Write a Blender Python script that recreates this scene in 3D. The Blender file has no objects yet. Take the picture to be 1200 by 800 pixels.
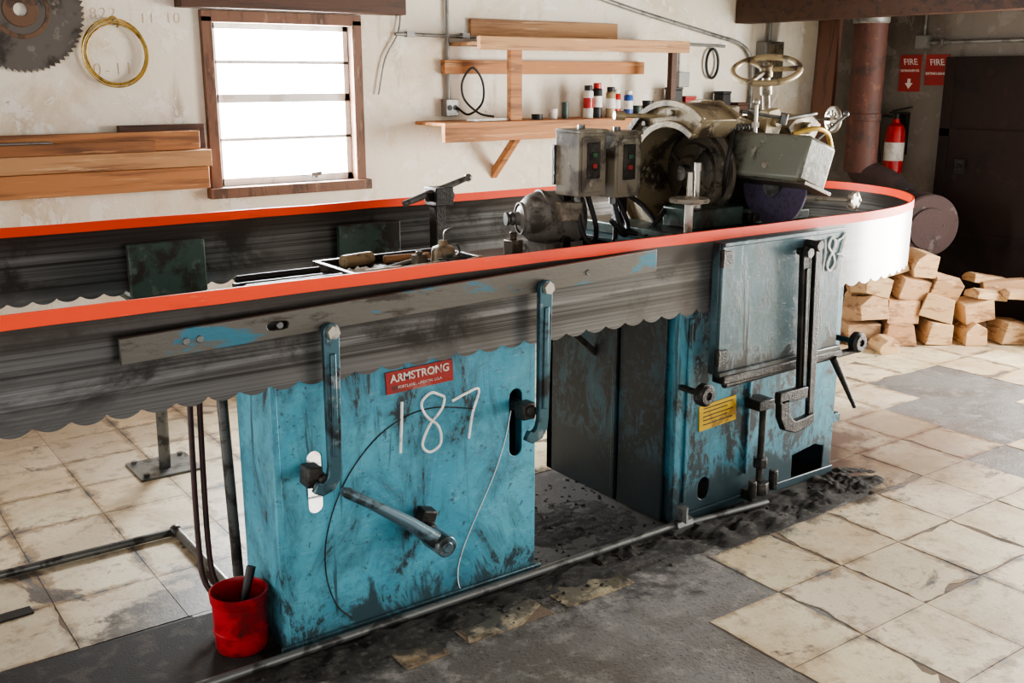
import bpy, bmesh, math, random
from mathutils import Vector, Matrix, Euler
import mathutils.noise as mn
random.seed(7)
S=bpy.context.scene
COL=S.collection
try:
    S.view_settings.view_transform='AgX'; S.view_settings.look='AgX - Medium High Contrast'
except Exception: pass
# ------------------------------------------------------------------ materials
def nt_new(name):
    m=bpy.data.materials.new(name); m.use_nodes=True
    nt=m.node_tree; n=nt.nodes; b=n.get('Principled BSDF')
    return m,nt,n,b
def c4(c): return (c[0],c[1],c[2],1)
def ramp(nt,fac,lo,hi):
    r=nt.nodes.new('ShaderNodeMapRange'); r.inputs[1].default_value=lo; r.inputs[2].default_value=hi
    r.clamp=True; r.interpolation_type='SMOOTHSTEP'
    nt.links.new(fac,r.inputs[0]); return r.outputs[0]
def mixc(nt,fac,a,b,mode='MIX'):
    m=nt.nodes.new('ShaderNodeMix'); m.data_type='RGBA'; m.blend_type=mode
    for sock,v in ((m.inputs[0],fac),(m.inputs[6],a),(m.inputs[7],b)):
        if isinstance(v,(int,float)): sock.default_value=v
        elif isinstance(v,tuple): sock.default_value=c4(v)
        else: nt.links.new(v,sock)
    return m.outputs[2]
def coord(nt,stretch=(1,1,1),loc=(0,0,0)):
    tc=nt.nodes.new('ShaderNodeTexCoord'); mp=nt.nodes.new('ShaderNodeMapping')
    mp.inputs['Scale'].default_value=stretch; mp.inputs['Location'].default_value=loc
    nt.links.new(tc.outputs['Object'],mp.inputs[0]); return mp.outputs[0]
def noise(nt,vec,scale,detail=6,rough=.6,dist=0):
    n=nt.nodes.new('ShaderNodeTexNoise'); n.inputs['Scale'].default_value=scale
    n.inputs['Detail'].default_value=detail; n.inputs['Roughness'].default_value=rough
    n.inputs['Distortion'].default_value=dist
    nt.links.new(vec,n.inputs['Vector']); return n.outputs['Fac']
def mth(nt,op,x,y=0.0):
    k=nt.nodes.new('ShaderNodeMath'); k.operation=op
    for i,s in enumerate((x,y)):
        if isinstance(s,(int,float)): k.inputs[i].default_value=s
        else: nt.links.new(s,k.inputs[i])
    return k.outputs[0]
def bump(nt,b,h,s,dist=.01):
    bp=nt.nodes.new('ShaderNodeBump'); bp.inputs['Strength'].default_value=s; bp.inputs['Distance'].default_value=dist
    nt.links.new(h,bp.inputs['Height']); nt.links.new(bp.outputs[0],b.inputs['Normal'])
def mat(name,c1,c2=None,c3=None,scale=4,t2=(.5,.62),t3=(.58,.66),scale3=14,rough=.6,metal=0,bmp=.15,stretch=(1,1,1),rough2=None):
    m,nt,n,b=nt_new(name)
    v=coord(nt,stretch,(random.uniform(0,9),random.uniform(0,9),0))
    f1=noise(nt,v,scale,7,.62,.3); col=c1
    if c2:
        k=ramp(nt,f1,*t2); col=mixc(nt,k,c1,c2)
    if c3:
        f3=noise(nt,v,scale3,5,.65); col=mixc(nt,ramp(nt,f3,*t3),col,c3)
    if isinstance(col,tuple): b.inputs['Base Color'].default_value=c4(col)
    else: nt.links.new(col,b.inputs['Base Color'])
    b.inputs['Roughness'].default_value=rough; b.inputs['Metallic'].default_value=metal
    if rough2 is not None and c2:
        mr=nt.nodes.new('ShaderNodeMapRange'); mr.inputs[3].default_value=rough; mr.inputs[4].default_value=rough2
        nt.links.new(k,mr.inputs[0]); nt.links.new(mr.outputs[0],b.inputs['Roughness'])
    if bmp: bump(nt,b,noise(nt,v,scale*9,4,.7),bmp)
    return m
def plain(name,c,rough=.5,metal=0):
    return mat(name,c,tuple(x*.7 for x in c),scale=20,rough=rough,metal=metal,bmp=.03)
def grimy_paint(name,base,fade,scratch,patch=(.53,.60),streak=(.56,.70),rough=.4,off=(0,0,0),ztop=.80,low=.10,strength=.93):
    m,nt,n,b=nt_new(name)
    v=coord(nt,(1,1,1),off); vs=coord(nt,(11,11,.9),off); vx=coord(nt,(1.2,1.2,7),off); vd=coord(nt,(1.5,1.5,.8),off)
    n1=noise(nt,vd,4.2,12,.74,.7); n2=noise(nt,v,34,7,.75); n3=noise(nt,vs,1.7,7,.66,.3); n4=noise(nt,v,2.0,7,.75); n5=noise(nt,vx,18,5,.75)
    vscr=coord(nt,(3,3,26),off); n6=noise(nt,vscr,3.5,5,.7,1.5)
    col=mixc(nt,ramp(nt,n4,.36,.62),base,fade)
    col=mixc(nt,mth(nt,'MULTIPLY',ramp(nt,n5,.55,.68),.4),col,scratch)
    g0=mth(nt,'MULTIPLY',ramp(nt,n1,patch[0]-.12,patch[1]+.04),.6)
    g1=mth(nt,'MULTIPLY',ramp(nt,n1,patch[0],patch[1]+.01),ramp(nt,n2,.30,.48))
    g2=mth(nt,'MULTIPLY',ramp(nt,n3,*streak),.85)
    sx=n.new('ShaderNodeSeparateXYZ'); tc=n.new('ShaderNodeTexCoord'); nt.links.new(tc.outputs['Object'],sx.inputs[0])
    z=mth(nt,'ADD',sx.outputs[2],mth(nt,'MULTIPLY',mth(nt,'SUBTRACT',n1,.5),.7))
    g3=mth(nt,'MULTIPLY',ramp(nt,z,low,low-.10),.95)
    g4=mth(nt,'MULTIPLY',ramp(nt,z,ztop-.06,ztop+.10),.8)
    g5=mth(nt,'MULTIPLY',ramp(nt,n2,.585,.64),.7)
    g6=mth(nt,'MULTIPLY',ramp(nt,n6,.63,.68),.55)
    g=mth(nt,'MAXIMUM',mth(nt,'MAXIMUM',mth(nt,'MAXIMUM',g0,g1),g2),mth(nt,'MAXIMUM',g3,mth(nt,'MAXIMUM',g4,mth(nt,'MAXIMUM',g5,g6))))
    col=mixc(nt,mth(nt,'MULTIPLY',g,strength),col,(.018,.017,.016))
    nt.links.new(col,b.inputs['Base Color']); b.inputs['Roughness'].default_value=rough
    bump(nt,b,mth(nt,'ADD',g,mth(nt,'MULTIPLY',n2,.5)),.25,.004)
    return m
BLUE=grimy_paint('blue_worn_paint',(.055,.285,.40),(.10,.38,.49),(.27,.48,.55),patch=(.53,.59),streak=(.58,.70),ztop=.85,low=.14,rough=.46)
BLUE2=grimy_paint('blue_greasy_paint',(.05,.25,.35),(.10,.35,.45),(.25,.44,.50),patch=(.485,.555),streak=(.53,.66),off=(4,2,1),ztop=.90,low=.22,rough=.44)
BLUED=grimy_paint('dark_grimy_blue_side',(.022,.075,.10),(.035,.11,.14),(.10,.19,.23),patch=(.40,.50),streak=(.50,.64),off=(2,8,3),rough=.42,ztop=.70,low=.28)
PANEL=grimy_paint('blue_grey_panel_paint',(.06,.12,.145),(.11,.195,.225),(.25,.34,.37),patch=(.50,.62),streak=(.52,.70),off=(7,5,2),rough=.32,ztop=1.25,low=.70)
RAIL=mat('worn_rail_steel',(.12,.11,.095),(.04,.16,.22),(.045,.035,.027),scale=5,t2=(.54,.60),t3=(.54,.66),scale3=9,rough=.4,metal=.3,bmp=.1,stretch=(.6,1,2))
GREASE=mat('black_grease_steel',(.016,.014,.012),(.05,.044,.038),(.12,.105,.09),scale=12,t3=(.62,.72),scale3=30,rough=.4,metal=.3,bmp=.5)
CAST=mat('oily_cast_iron',(.10,.085,.062),(.03,.026,.021),(.21,.185,.145),scale=9,t2=(.5,.62),t3=(.6,.68),scale3=22,rough=.38,metal=.3,bmp=.3)
STEEL=mat('worn_steel',(.17,.175,.17),(.06,.058,.055),scale=12,rough=.35,metal=.6,bmp=.1)
STEELL=mat('bright_steel',(.48,.45,.39),(.24,.21,.17),scale=14,rough=.35,metal=.5,bmp=.08)
DKBLUE=mat('lever_blue_steel',(.06,.13,.16),(.025,.03,.035),(.18,.22,.24),scale=9,rough=.3,metal=.5,bmp=.1)
CRANK=mat('crank_worn_steel',(.11,.18,.215),(.04,.05,.05),(.25,.27,.27),scale=12,rough=.33,metal=.4,bmp=.1)
TAN=mat('tan_cast_iron',(.38,.30,.175),(.08,.06,.04),(.52,.43,.28),scale=9,t2=(.5,.62),scale3=20,rough=.4,metal=.2,bmp=.2)
OLIVEC=mat('brass_grey_casting',(.30,.245,.155),(.075,.058,.04),(.44,.38,.27),scale=7,t2=(.48,.60),scale3=16,rough=.36,metal=.2,bmp=.25)
OLIVE=mat('brown_grey_enamel',(.205,.18,.13),(.055,.042,.028),(.31,.285,.23),scale=8,t2=(.47,.63),rough=.42,bmp=.1)
GREEN=mat('grimy_green_paint',(.05,.085,.07),(.028,.024,.018),(.10,.135,.11),scale=8,t2=(.45,.6),rough=.42,bmp=.2,metal=.2)
GUARD=mat('grey_beige_guard_paint',(.19,.20,.165),(.06,.05,.034),(.32,.31,.26),scale=7,t2=(.48,.60),rough=.34,bmp=.15,metal=.1)
MOTOR=mat('dull_grey_motor_paint',(.21,.205,.185),(.06,.053,.043),(.31,.30,.27),scale=9,t2=(.48,.62),rough=.5,bmp=.2,metal=.1)
WOOD=mat('weathered_orange_lumber',(.42,.19,.075),(.19,.085,.04),(.52,.29,.14),scale=2.5,t2=(.46,.66),scale3=6,rough=.7,bmp=.2,stretch=(.5,6,9))
WOODP=mat('pale_weathered_lumber',(.46,.26,.125),(.24,.12,.06),(.56,.37,.21),scale=2.5,t2=(.46,.66),scale3=6,rough=.7,bmp=.2,stretch=(.5,6,9))
WOODB=mat('brown_lumber',(.27,.12,.05),(.12,.055,.028),(.36,.19,.09),scale=2.5,t2=(.46,.66),scale3=6,rough=.7,bmp=.2,stretch=(.5,6,9))
WOODD=mat('dark_stained_wood',(.07,.03,.016),(.03,.014,.009),(.11,.05,.028),scale=2.5,scale3=5,rough=.6,bmp=.15,stretch=(.5,6,9))
WOODV=mat('frame_wood',(.17,.085,.05),(.08,.04,.024),(.24,.14,.09),scale=3,scale3=6,rough=.6,bmp=.1,stretch=(5,5,1))
WHITEP=mat('white_sash_paint',(.8,.8,.78),(.6,.58,.54),scale=8,rough=.5,bmp=.05)
RUST=mat('rusty_stovepipe',(.075,.025,.016),(.032,.014,.011),(.13,.052,.032),scale=5,scale3=16,rough=.65,bmp=.3)
BARREL=mat('purple_brown_rusted_barrel',(.040,.022,.021),(.020,.013,.012),(.075,.055,.052),scale=5,t3=(.6,.7),scale3=9,rough=.85,bmp=.3)
GALV=mat('galvanised',(.26,.26,.245),(.15,.15,.14),scale=10,rough=.45,metal=.5,bmp=.05)
DOORM=mat('near_black_brown_door',(.016,.007,.006),(.008,.004,.0035),(.028,.012,.010),scale=3,scale3=7,rough=.85,bmp=.15)
REDM=plain('red_enamel',(.48,.014,.014),.3)
REDS=mat('faded_red_sign',(.34,.03,.028),(.24,.035,.03),scale=15,rough=.6,bmp=.03)
REDB=mat('red_bucket_plastic',(.40,.012,.02),(.18,.008,.012),(.03,.008,.008),scale=8,t2=(.48,.62),t3=(.56,.68),rough=.28,bmp=.05)
WHITE=plain('white_print',(.75,.74,.70),.6)
CHALK=plain('white_chalk',(.97,.97,.95),.95)
BLACK=plain('black_rubber',(.010,.010,.010),.5)
BRASS=mat('brass_wire',(.50,.35,.09),(.25,.16,.04),scale=20,rough=.4,metal=.5,bmp=.05)
YEL=mat('yellow_plate',(.62,.40,.02),(.32,.18,.015),scale=12,rough=.5,bmp=.05)
PURP=mat('dark_violet_abrasive',(.085,.068,.12),(.055,.046,.07),scale=60,rough=.85,bmp=.3)
SAWD=mat('dark_saw_plate',(.10,.09,.08),(.035,.028,.022),(.16,.14,.12),scale=4,rough=.4,metal=.5,bmp=.05)
RUSTO=mat('rust_ring',(.13,.075,.045),(.06,.035,.025),scale=12,rough=.7,bmp=.1)
BLUEC=plain('blue_can_label',(.03,.10,.38),.3)
PAPER=plain('paper',(.72,.70,.65),.9)
OCHRE=plain('ochre_crayon',(.60,.45,.28),.9)
REDBT=plain('red_button',(.30,.02,.015),.5)
GRNBT=plain('green_button',(.02,.09,.035),.5)
DIRT=mat('greasy_dirt',(.020,.017,.014),(.05,.042,.035),(.085,.07,.058),scale=30,scale3=60,rough=.9,bmp=1.0)
GLUE=mat('grey_brown_tile_adhesive',(.17,.12,.08),(.09,.065,.05),scale=12,rough=.8,bmp=.3)
def firewood_mat(i):
    k=random.uniform(.8,1.15); w_=random.uniform(.9,1.08)
    return mat('firewood_%d'%i,(.50*k,.32*k*w_,.175*k*w_),(.29*k,.16*k,.08*k),(.60*k,.44*k,.28*k),scale=3,scale3=8,rough=.8,bmp=.3,stretch=(2,2,8))
ORANGE=mat('orange_guard_plastic',(.95,.062,.006),(.74,.045,.006),(.95,.14,.05),scale=3,t2=(.5,.75),t3=(.66,.74),rough=.5,bmp=.03,stretch=(1,1,6))
def blade_mat(outer):
    m,nt,n,b=nt_new('oily_saw_steel' if outer else 'oily_saw_steel_inside')
    v=coord(nt,(.22,.22,60)); v2=coord(nt,(.25,.25,13),(3,1,2)); v3=coord(nt,(1,1,1.4))
    a=noise(nt,v,1.6,7,.65,.1); c=noise(nt,v2,1.6,5,.6,.2); d=noise(nt,v3,2.2,7,.68,.5)
    col=mixc(nt,ramp(nt,a,.38,.62),(.036,.033,.030),(.13,.127,.123))
    col=mixc(nt,mth(nt,'MULTIPLY',ramp(nt,c,.52,.68),.75),col,(.29,.29,.29))
    col=mixc(nt,mth(nt,'MULTIPLY',ramp(nt,d,.46,.62),.92),col,(.022,.019,.016))
    sx=n.new('ShaderNodeSeparateXYZ'); nt.links.new(coord(nt),sx.inputs[0])
    col=mixc(nt,mth(nt,'MULTIPLY',ramp(nt,sx.outputs[2],1.0,1.06),.78),col,(.033,.023,.017))
    col=mixc(nt,mth(nt,'MULTIPLY',ramp(nt,sx.outputs[2],.90,.85),.28),col,(.29,.29,.29))
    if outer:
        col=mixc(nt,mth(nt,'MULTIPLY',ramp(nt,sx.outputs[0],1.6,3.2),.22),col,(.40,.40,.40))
        cl=ramp(nt,sx.outputs[0],3.42,3.75)  # bright reflection on the outer bend, painted into the steel colour
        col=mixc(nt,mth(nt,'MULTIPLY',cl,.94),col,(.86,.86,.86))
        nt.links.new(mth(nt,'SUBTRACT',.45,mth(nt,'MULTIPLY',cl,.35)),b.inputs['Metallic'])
    else: b.inputs['Metallic'].default_value=.5
    nt.links.new(col,b.inputs['Base Color']); b.inputs['Roughness'].default_value=.30
    bump(nt,b,a,.05,.002); return m
BLADE=blade_mat(True); BLADEI=blade_mat(False)
def wall_mat(name,base,stain,bright):
    m,nt,n,b=nt_new(name); v=coord(nt); vs=coord(nt,(3,3,.5),(2,5,1))
    a=noise(nt,v,1.3,8,.7,.6); c=noise(nt,vs,2.4,6,.6); d=noise(nt,v,5,7,.72,.5)
    col=mixc(nt,mth(nt,'MULTIPLY',ramp(nt,a,.48,.68),.85),base,stain)
    col=mixc(nt,mth(nt,'MULTIPLY',ramp(nt,c,.58,.74),.8),col,tuple(x*.62 for x in stain))
    col=mixc(nt,mth(nt,'MULTIPLY',ramp(nt,d,.54,.58),.7),col,bright)
    e=noise(nt,v,20,5,.75)
    col=mixc(nt,mth(nt,'MULTIPLY',ramp(nt,e,.63,.69),.6),col,(.20,.155,.10))
    nt.links.new(col,b.inputs['Base Color']); b.inputs['Roughness'].default_value=.7
    bump(nt,b,mth(nt,'ADD',noise(nt,v,14,5,.7),ramp(nt,d,.54,.58)),.3,.012); return m
WALL=wall_mat('stained_plaster_sheet',(.78,.73,.62),(.60,.50,.35),(.85,.83,.77))
WALLR=wall_mat('shaded_block_wall',(.20,.18,.155),(.12,.095,.075),(.26,.245,.22))  # colours kept low, the shade of the right corner is put into them
CEIL=mat('dark_ceiling_boards',(.12,.09,.07),(.06,.045,.035),scale=3,rough=.9,stretch=(1,8,1))
TX,TY,TSZ=2.528,2.334,.327
def floor_mats():
    out=[]
    for tile in (0,1):
        m,nt,n,b=nt_new('worn_floor_tile' if tile else 'stained_concrete')
        v=coord(nt); sx=n.new('ShaderNodeSeparateXYZ'); nt.links.new(v,sx.inputs[0])
        a=noise(nt,v,2.1,8,.68,.5); d=noise(nt,v,11,7,.72); g=noise(nt,v,70,4,.7)
        conc=mixc(nt,ramp(nt,a,.40,.62),(.165,.158,.15),(.11,.096,.083))
        conc=mixc(nt,ramp(nt,d,.50,.66),conc,(.22,.205,.185))
        conc=mixc(nt,ramp(nt,g,.58,.66),conc,(.05,.042,.036))
        if tile:
            at=n.new('ShaderNodeAttribute'); at.attribute_name='col'
            col=mixc(nt,mth(nt,'MULTIPLY',ramp(nt,a,.42,.66),.75),at.outputs['Color'],(.45,.33,.19))
            col=mixc(nt,mth(nt,'MULTIPLY',ramp(nt,d,.50,.68),.7),col,(.28,.205,.13))
            col=mixc(nt,mth(nt,'MULTIPLY',ramp(nt,g,.58,.68),.5),col,(.22,.17,.12))
            # worn brown rims and flakes along the tile borders
            def edge(s,o):
                f=mth(nt,'FRACT',mth(nt,'DIVIDE',mth(nt,'SUBTRACT',s,o-TSZ*60),TSZ))
                return mth(nt,'MINIMUM',f,mth(nt,'SUBTRACT',1.0,f))
            e=mth(nt,'MINIMUM',edge(sx.outputs[0],TX),edge(sx.outputs[1],TY))
            f1=noise(nt,v,7.5,8,.72,.6); big=noise(nt,coord(nt,(1,1,1),(9,4,0)),1.1,5,.6)
            ee=mth(nt,'SUBTRACT',e,mth(nt,'MULTIPLY',mth(nt,'SUBTRACT',f1,.47),.55))
            brn=mth(nt,'MULTIPLY',ramp(nt,ee,.075,.02),ramp(nt,big,.40,.52))
            col=mixc(nt,mth(nt,'MULTIPLY',brn,.7),col,(.27,.175,.095))
            flake=mth(nt,'MULTIPLY',ramp(nt,ee,-.008,-.022),ramp(nt,big,.42,.52))
            col=mixc(nt,mth(nt,'MULTIPLY',flake,.95),col,conc)
            w_=noise(nt,coord(nt,(1,1,1),(5,3,0)),2.6,10,.72,.8)
            rim=mth(nt,'MULTIPLY',ramp(nt,w_,.585,.61),.7)
            col=mixc(nt,rim,col,(.26,.18,.11))
            bare=ramp(nt,w_,.615,.625)
            col=mixc(nt,bare,col,conc)
        else: col=conc
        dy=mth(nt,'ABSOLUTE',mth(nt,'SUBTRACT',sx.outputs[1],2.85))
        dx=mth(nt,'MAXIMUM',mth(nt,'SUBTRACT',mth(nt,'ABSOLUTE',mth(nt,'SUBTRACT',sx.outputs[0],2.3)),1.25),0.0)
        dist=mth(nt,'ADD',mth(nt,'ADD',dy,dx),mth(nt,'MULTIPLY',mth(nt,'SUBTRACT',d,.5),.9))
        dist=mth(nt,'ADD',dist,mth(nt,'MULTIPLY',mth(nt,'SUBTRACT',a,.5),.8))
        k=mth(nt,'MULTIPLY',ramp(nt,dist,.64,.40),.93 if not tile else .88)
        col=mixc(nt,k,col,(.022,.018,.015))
        ex=mth(nt,'SUBTRACT',sx.outputs[0],4.0); ey=mth(nt,'SUBTRACT',sx.outputs[1],2.75)
        e2=mth(nt,'ADD',mth(nt,'ADD',mth(nt,'MULTIPLY',ex,ex),mth(nt,'MULTIPLY',ey,ey)),mth(nt,'MULTIPLY',mth(nt,'SUBTRACT',d,.5),.9))
        col=mixc(nt,mth(nt,'MULTIPLY',ramp(nt,e2,.46,.12),.65),col,(.13,.075,.06))
        nt.links.new(col,b.inputs['Base Color'])
        b.inputs['Roughness'].default_value=.45 if tile else .65
        bump(nt,b,mth(nt,'ADD',d,mth(nt,'MULTIPLY',g,.5)) if tile else g,.3 if tile else .6,.006)
        out.append(m)
    return out
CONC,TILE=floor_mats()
# ------------------------------------------------------------------ builder
def V(*a): return Vector(a)
class M:
    def __init__(s): s.bm=bmesh.new(); s.mi=0
    def _t(s,f): f.material_index=s.mi
    def box(s,a,b,rot=None,taper=None,jit=0):
        a=Vector(a);b=Vector(b);c=(a+b)/2;h=(b-a)/2;R=Euler(rot).to_matrix() if rot else Matrix.Identity(3)
        vs=[]
        for z in(-1,1):
            for x,y in((-1,-1),(1,-1),(1,1),(-1,1)):
                k=(taper if taper and z>0 else (1,1))
                p=V(x*h.x*k[0],y*h.y*k[1],z*h.z)
                if jit: p+=V(*(random.uniform(-jit,jit) for _ in range(3)))
                vs.append(s.bm.verts.new(c+R@p))
        for f in((3,2,1,0),(4,5,6,7),(0,1,5,4),(1,2,6,5),(2,3,7,6),(3,0,4,7)):
            s._t(s.bm.faces.new([vs[i] for i in f]))
        return s
    def frame(s,ax):
        ax=Vector(ax).normalized(); u=ax.orthogonal().normalized(); return ax,u,ax.cross(u)
    def lathe(s,base,axis,prof,n=28,a0=0,a1=2*math.pi):
        ax,u,w=s.frame(axis); base=Vector(base); full=abs(a1-a0-2*math.pi)<1e-4
        rings=[]
        for r,h in prof:
            if r<1e-6: rings.append([s.bm.verts.new(base+ax*h)])
            else: rings.append([s.bm.verts.new(base+ax*h+(u*math.cos(t)+w*math.sin(t))*r) for t in[a0+(a1-a0)*i/n for i in range(n if full else n+1)]])
        for A,B in zip(rings,rings[1:]):
            m=max(len(A),len(B))
            for i in range(m if full else m-1):
                j=(i+1)%m
                if len(A)==1 and len(B)==1: continue
                if len(A)==1: f=[A[0],B[i],B[j]]
                elif len(B)==1: f=[A[i],A[j],B[0]]
                else: f=[A[i],A[j],B[j],B[i]]
                try: s._t(s.bm.faces.new(f))
                except ValueError: pass
        return s
    def cyl(s,p,q,r,r2=None,n=20):
        p=Vector(p);q=Vector(q);L=(q-p).length; r2=r if r2 is None else r2
        return s.lathe(p,q-p,[(0,0),(r,0),(r2,L),(0,L)],n)
    def ball(s,c,r,n=14,sq=1,axis=(0,0,1)):
        return s.lathe(c,axis,[(r*math.sin(math.pi*i/8),-r*sq*math.cos(math.pi*i/8)) for i in range(9)],n)
    def ring(s,c,axis,R,r,n=40,m=8):
        c=Vector(c);ax,u,w=s.frame(axis)
        return s.tube([c+(u*math.cos(2*math.pi*i/n)+w*math.sin(2*math.pi*i/n))*R for i in range(n)],r,m,True)
    def tube(s,pts,r,m=8,closed=False):
        pts=[Vector(p) for p in pts]; N=len(pts); rings=[]; prev=None
        for i,p in enumerate(pts):
            if closed: t=pts[(i+1)%N]-pts[i-1]
            else: t=pts[min(i+1,N-1)]-pts[max(i-1,0)]
            t.normalize()
            if prev is None: u=t.orthogonal().normalized()
            else:
                u=prev-t*prev.dot(t)
                u=u.normalized() if u.length>1e-6 else t.orthogonal().normalized()
            prev=u; w=t.cross(u)
            rr=r[i] if isinstance(r,(list,tuple)) else r
            rings.append([s.bm.verts.new(p+(u*math.cos(2*math.pi*k/m)+w*math.sin(2*math.pi*k/m))*rr) for k in range(m)])
        for i in range(N if closed else N-1):
            A=rings[i];B=rings[(i+1)%N]
            for k in range(m): s._t(s.bm.faces.new([A[k],A[(k+1)%m],B[(k+1)%m],B[k]]))
        if not closed:
            s._t(s.bm.faces.new(rings[0][::-1])); s._t(s.bm.faces.new(rings[-1]))
        return s
    def prism(s,pts,vec):
        vec=Vector(vec);A=[s.bm.verts.new(Vector(p)) for p in pts];B=[s.bm.verts.new(Vector(p)+vec) for p in pts]
        s._t(s.bm.faces.new(A[::-1]));s._t(s.bm.faces.new(B));n=len(A)
        for i in range(n): s._t(s.bm.faces.new([A[i],A[(i+1)%n],B[(i+1)%n],B[i]]))
        return s
    def plate(s,outer,holes,y0,y1):
        loops=[outer]+holes; fr=[];edges=[]
        for lp in loops:
            vs=[s.bm.verts.new((x,y0,z)) for x,z in lp]; fr.append(vs)
            edges+=[s.bm.edges.new((vs[i],vs[(i+1)%len(vs)])) for i in range(len(vs))]
        r=bmesh.ops.triangle_fill(s.bm,use_beauty=True,edges=edges)
        faces=[g for g in r['geom'] if isinstance(g,bmesh.types.BMFace)]
        mp={}
        for lp in fr:
            for v in lp: mp[v]=s.bm.verts.new((v.co.x,y1,v.co.z))
        for f in faces:
            s._t(f); s._t(s.bm.faces.new([mp[v] for v in reversed(f.verts)]))
        for lp in fr:
            for i in range(len(lp)):
                a,b=lp[i],lp[(i+1)%len(lp)]
                s._t(s.bm.faces.new([a,b,mp[b],mp[a]]))
        return s
    def obj(s,name,mats,parent=None,label=None,bevel=0,smooth=True,**kw):
        bmesh.ops.recalc_face_normals(s.bm,faces=s.bm.faces)
        me=bpy.data.meshes.new(name); s.bm.to_mesh(me); s.bm.free()
        for m in (mats if isinstance(mats,(list,tuple)) else [mats]): me.materials.append(m)
        if smooth:
            for p in me.polygons: p.use_smooth=True
            me.set_sharp_from_angle(angle=math.radians(32))
        o=bpy.data.objects.new(name,me); COL.objects.link(o)
        if bevel:
            md=o.modifiers.new('bevel','BEVEL'); md.width=bevel; md.segments=2; md.limit_method='ANGLE'; md.angle_limit=math.radians(40)
        if parent is not None: adopt(o,parent)
        if label: o['label']=label
        for k,v in kw.items(): o[k]=v
        return o
def adopt(o,parent):
    o.parent=parent; o.matrix_parent_inverse=Matrix.Translation(-base_of(parent))
BASE={}
def base_of(p): return BASE.get(p.name,Vector((0,0,0)))
def thing(name,label,cat,loc,group=None):
    e=bpy.data.objects.new(name,None); e.location=loc; e.empty_display_size=.1; COL.objects.link(e)
    BASE[e.name]=Vector(loc); e['label']=label; e['category']=cat
    if group: e['group']=group
    return e
def tag(o,label,cat,group=None):
    o['label']=label;o['category']=cat
    if group:o['group']=group
    return o
def obround(cx,cz,w,h,n=8):
    r=w/2; pts=[]
    if h>=w:
        for i in range(n+1): t=math.pi*i/n; pts.append((cx+r*math.cos(t),cz+h/2-r+r*math.sin(t)))
        for i in range(n+1): t=math.pi+math.pi*i/n; pts.append((cx+r*math.cos(t),cz-h/2+r+r*math.sin(t)))
    else:
        r=h/2
        for i in range(n+1): t=-math.pi/2+math.pi*i/n; pts.append((cx+w/2-r+r*math.cos(t),cz+r*math.sin(t)))
        for i in range(n+1): t=math.pi/2+math.pi*i/n; pts.append((cx-w/2+r+r*math.cos(t),cz+r*math.sin(t)))
    return pts
def text(name,s,size,mat_,origin,xdir,ydir,parent,extrude=.0008,bold=0,align='CENTER'):
    cu=bpy.data.curves.new(name,'FONT'); cu.body=s; cu.size=size; cu.extrude=extrude; cu.align_x=align; cu.align_y='CENTER'; cu.offset=bold
    t=bpy.data.objects.new(name+'_tmp',cu); COL.objects.link(t)
    bpy.context.view_layer.update()
    me=bpy.data.meshes.new_from_object(t.evaluated_get(bpy.context.evaluated_depsgraph_get()))
    bpy.data.objects.remove(t)
    X=Vector(xdir).normalized();Y=Vector(ydir).normalized();Z=X.cross(Y)
    mw=Matrix((X,Y,Z)).transposed().to_4x4(); mw.translation=Vector(origin); me.transform(mw)
    me.materials.clear(); me.materials.append(mat_)
    o=bpy.data.objects.new(name,me); COL.objects.link(o)
    if parent is not None: adopt(o,parent)
    return o
def smooth_pts(pts,n=6):
    P=[Vector(p) for p in pts]; P=[P[0]*2-P[1]]+P+[P[-1]*2-P[-2]]; out=[]
    for i in range(1,len(P)-2):
        for k in range(n):
            t=k/n; a,b,c,d=P[i-1:i+3]
            out.append(.5*((2*b)+(c-a)*t+(2*a-5*b+4*c-d)*t*t+(-a+3*b-3*c+d)*t**3))
    out.append(P[-2]); return out
# ------------------------------------------------------------------ room
YW=5.4; XR=6.8; ZC=2.55
WX0,WX1,WZ0,WZ1=1.97,2.78,1.08,1.92
b=M(); b.plate([(-3,-.02),(7,-.02),(7,ZC+.1),(-3,ZC+.1)],[[(WX0,WZ0),(WX1,WZ0),(WX1,WZ1),(WX0,WZ1)]],YW,YW+.14)
b.obj('wall_back',WALL,smooth=False,kind='structure')
b=M(); b.box((XR,2.9,-.02),(XR+.14,YW,ZC+.1)); b.box((XR,-2,2.15),(XR+.14,2.9,ZC+.1)); b.box((XR,-2,-.02),(XR+.14,.3,2.15))
b.obj('wall_right',WALLR,smooth=False,kind='structure')
b=M(); b.box((-3,-2,ZC),(7,5.56,ZC+.12)); b.obj('ceiling',CEIL,smooth=False,kind='structure')
fb=M(); fb.box((-3,-2,-.1),(7,5.4,0))
bm=fb.bm; TS=TSZ
col=bm.loops.layers.float_color.new('col')
def inside(x,y,poly):
    c=False;n=len(poly)
    for i in range(n):
        x1,y1=poly[i];x2,y2=poly[(i+1)%n]
        if (y1>y)!=(y2>y) and x<(x2-x1)*(y-y1)/(y2-y1)+x1: c=not c
    return c
MISS=[[(-3,-2),(2.15,-2),(2.25,1.65),(2.2,2.0),(2.5,2.0),(2.5,2.34),(3.15,2.34),(3.55,2.36),(3.62,2.7),(3.6,3.4),(2.0,3.5),(2.0,2.7),(.2,2.9),(-3,2.9)],
      [(4.2,2.2),(4.6,2.05),(4.95,2.05),(5.5,2.35),(5.6,3.1),(5.2,3.5),(4.95,3.3),(4.7,2.9)]]
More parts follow.
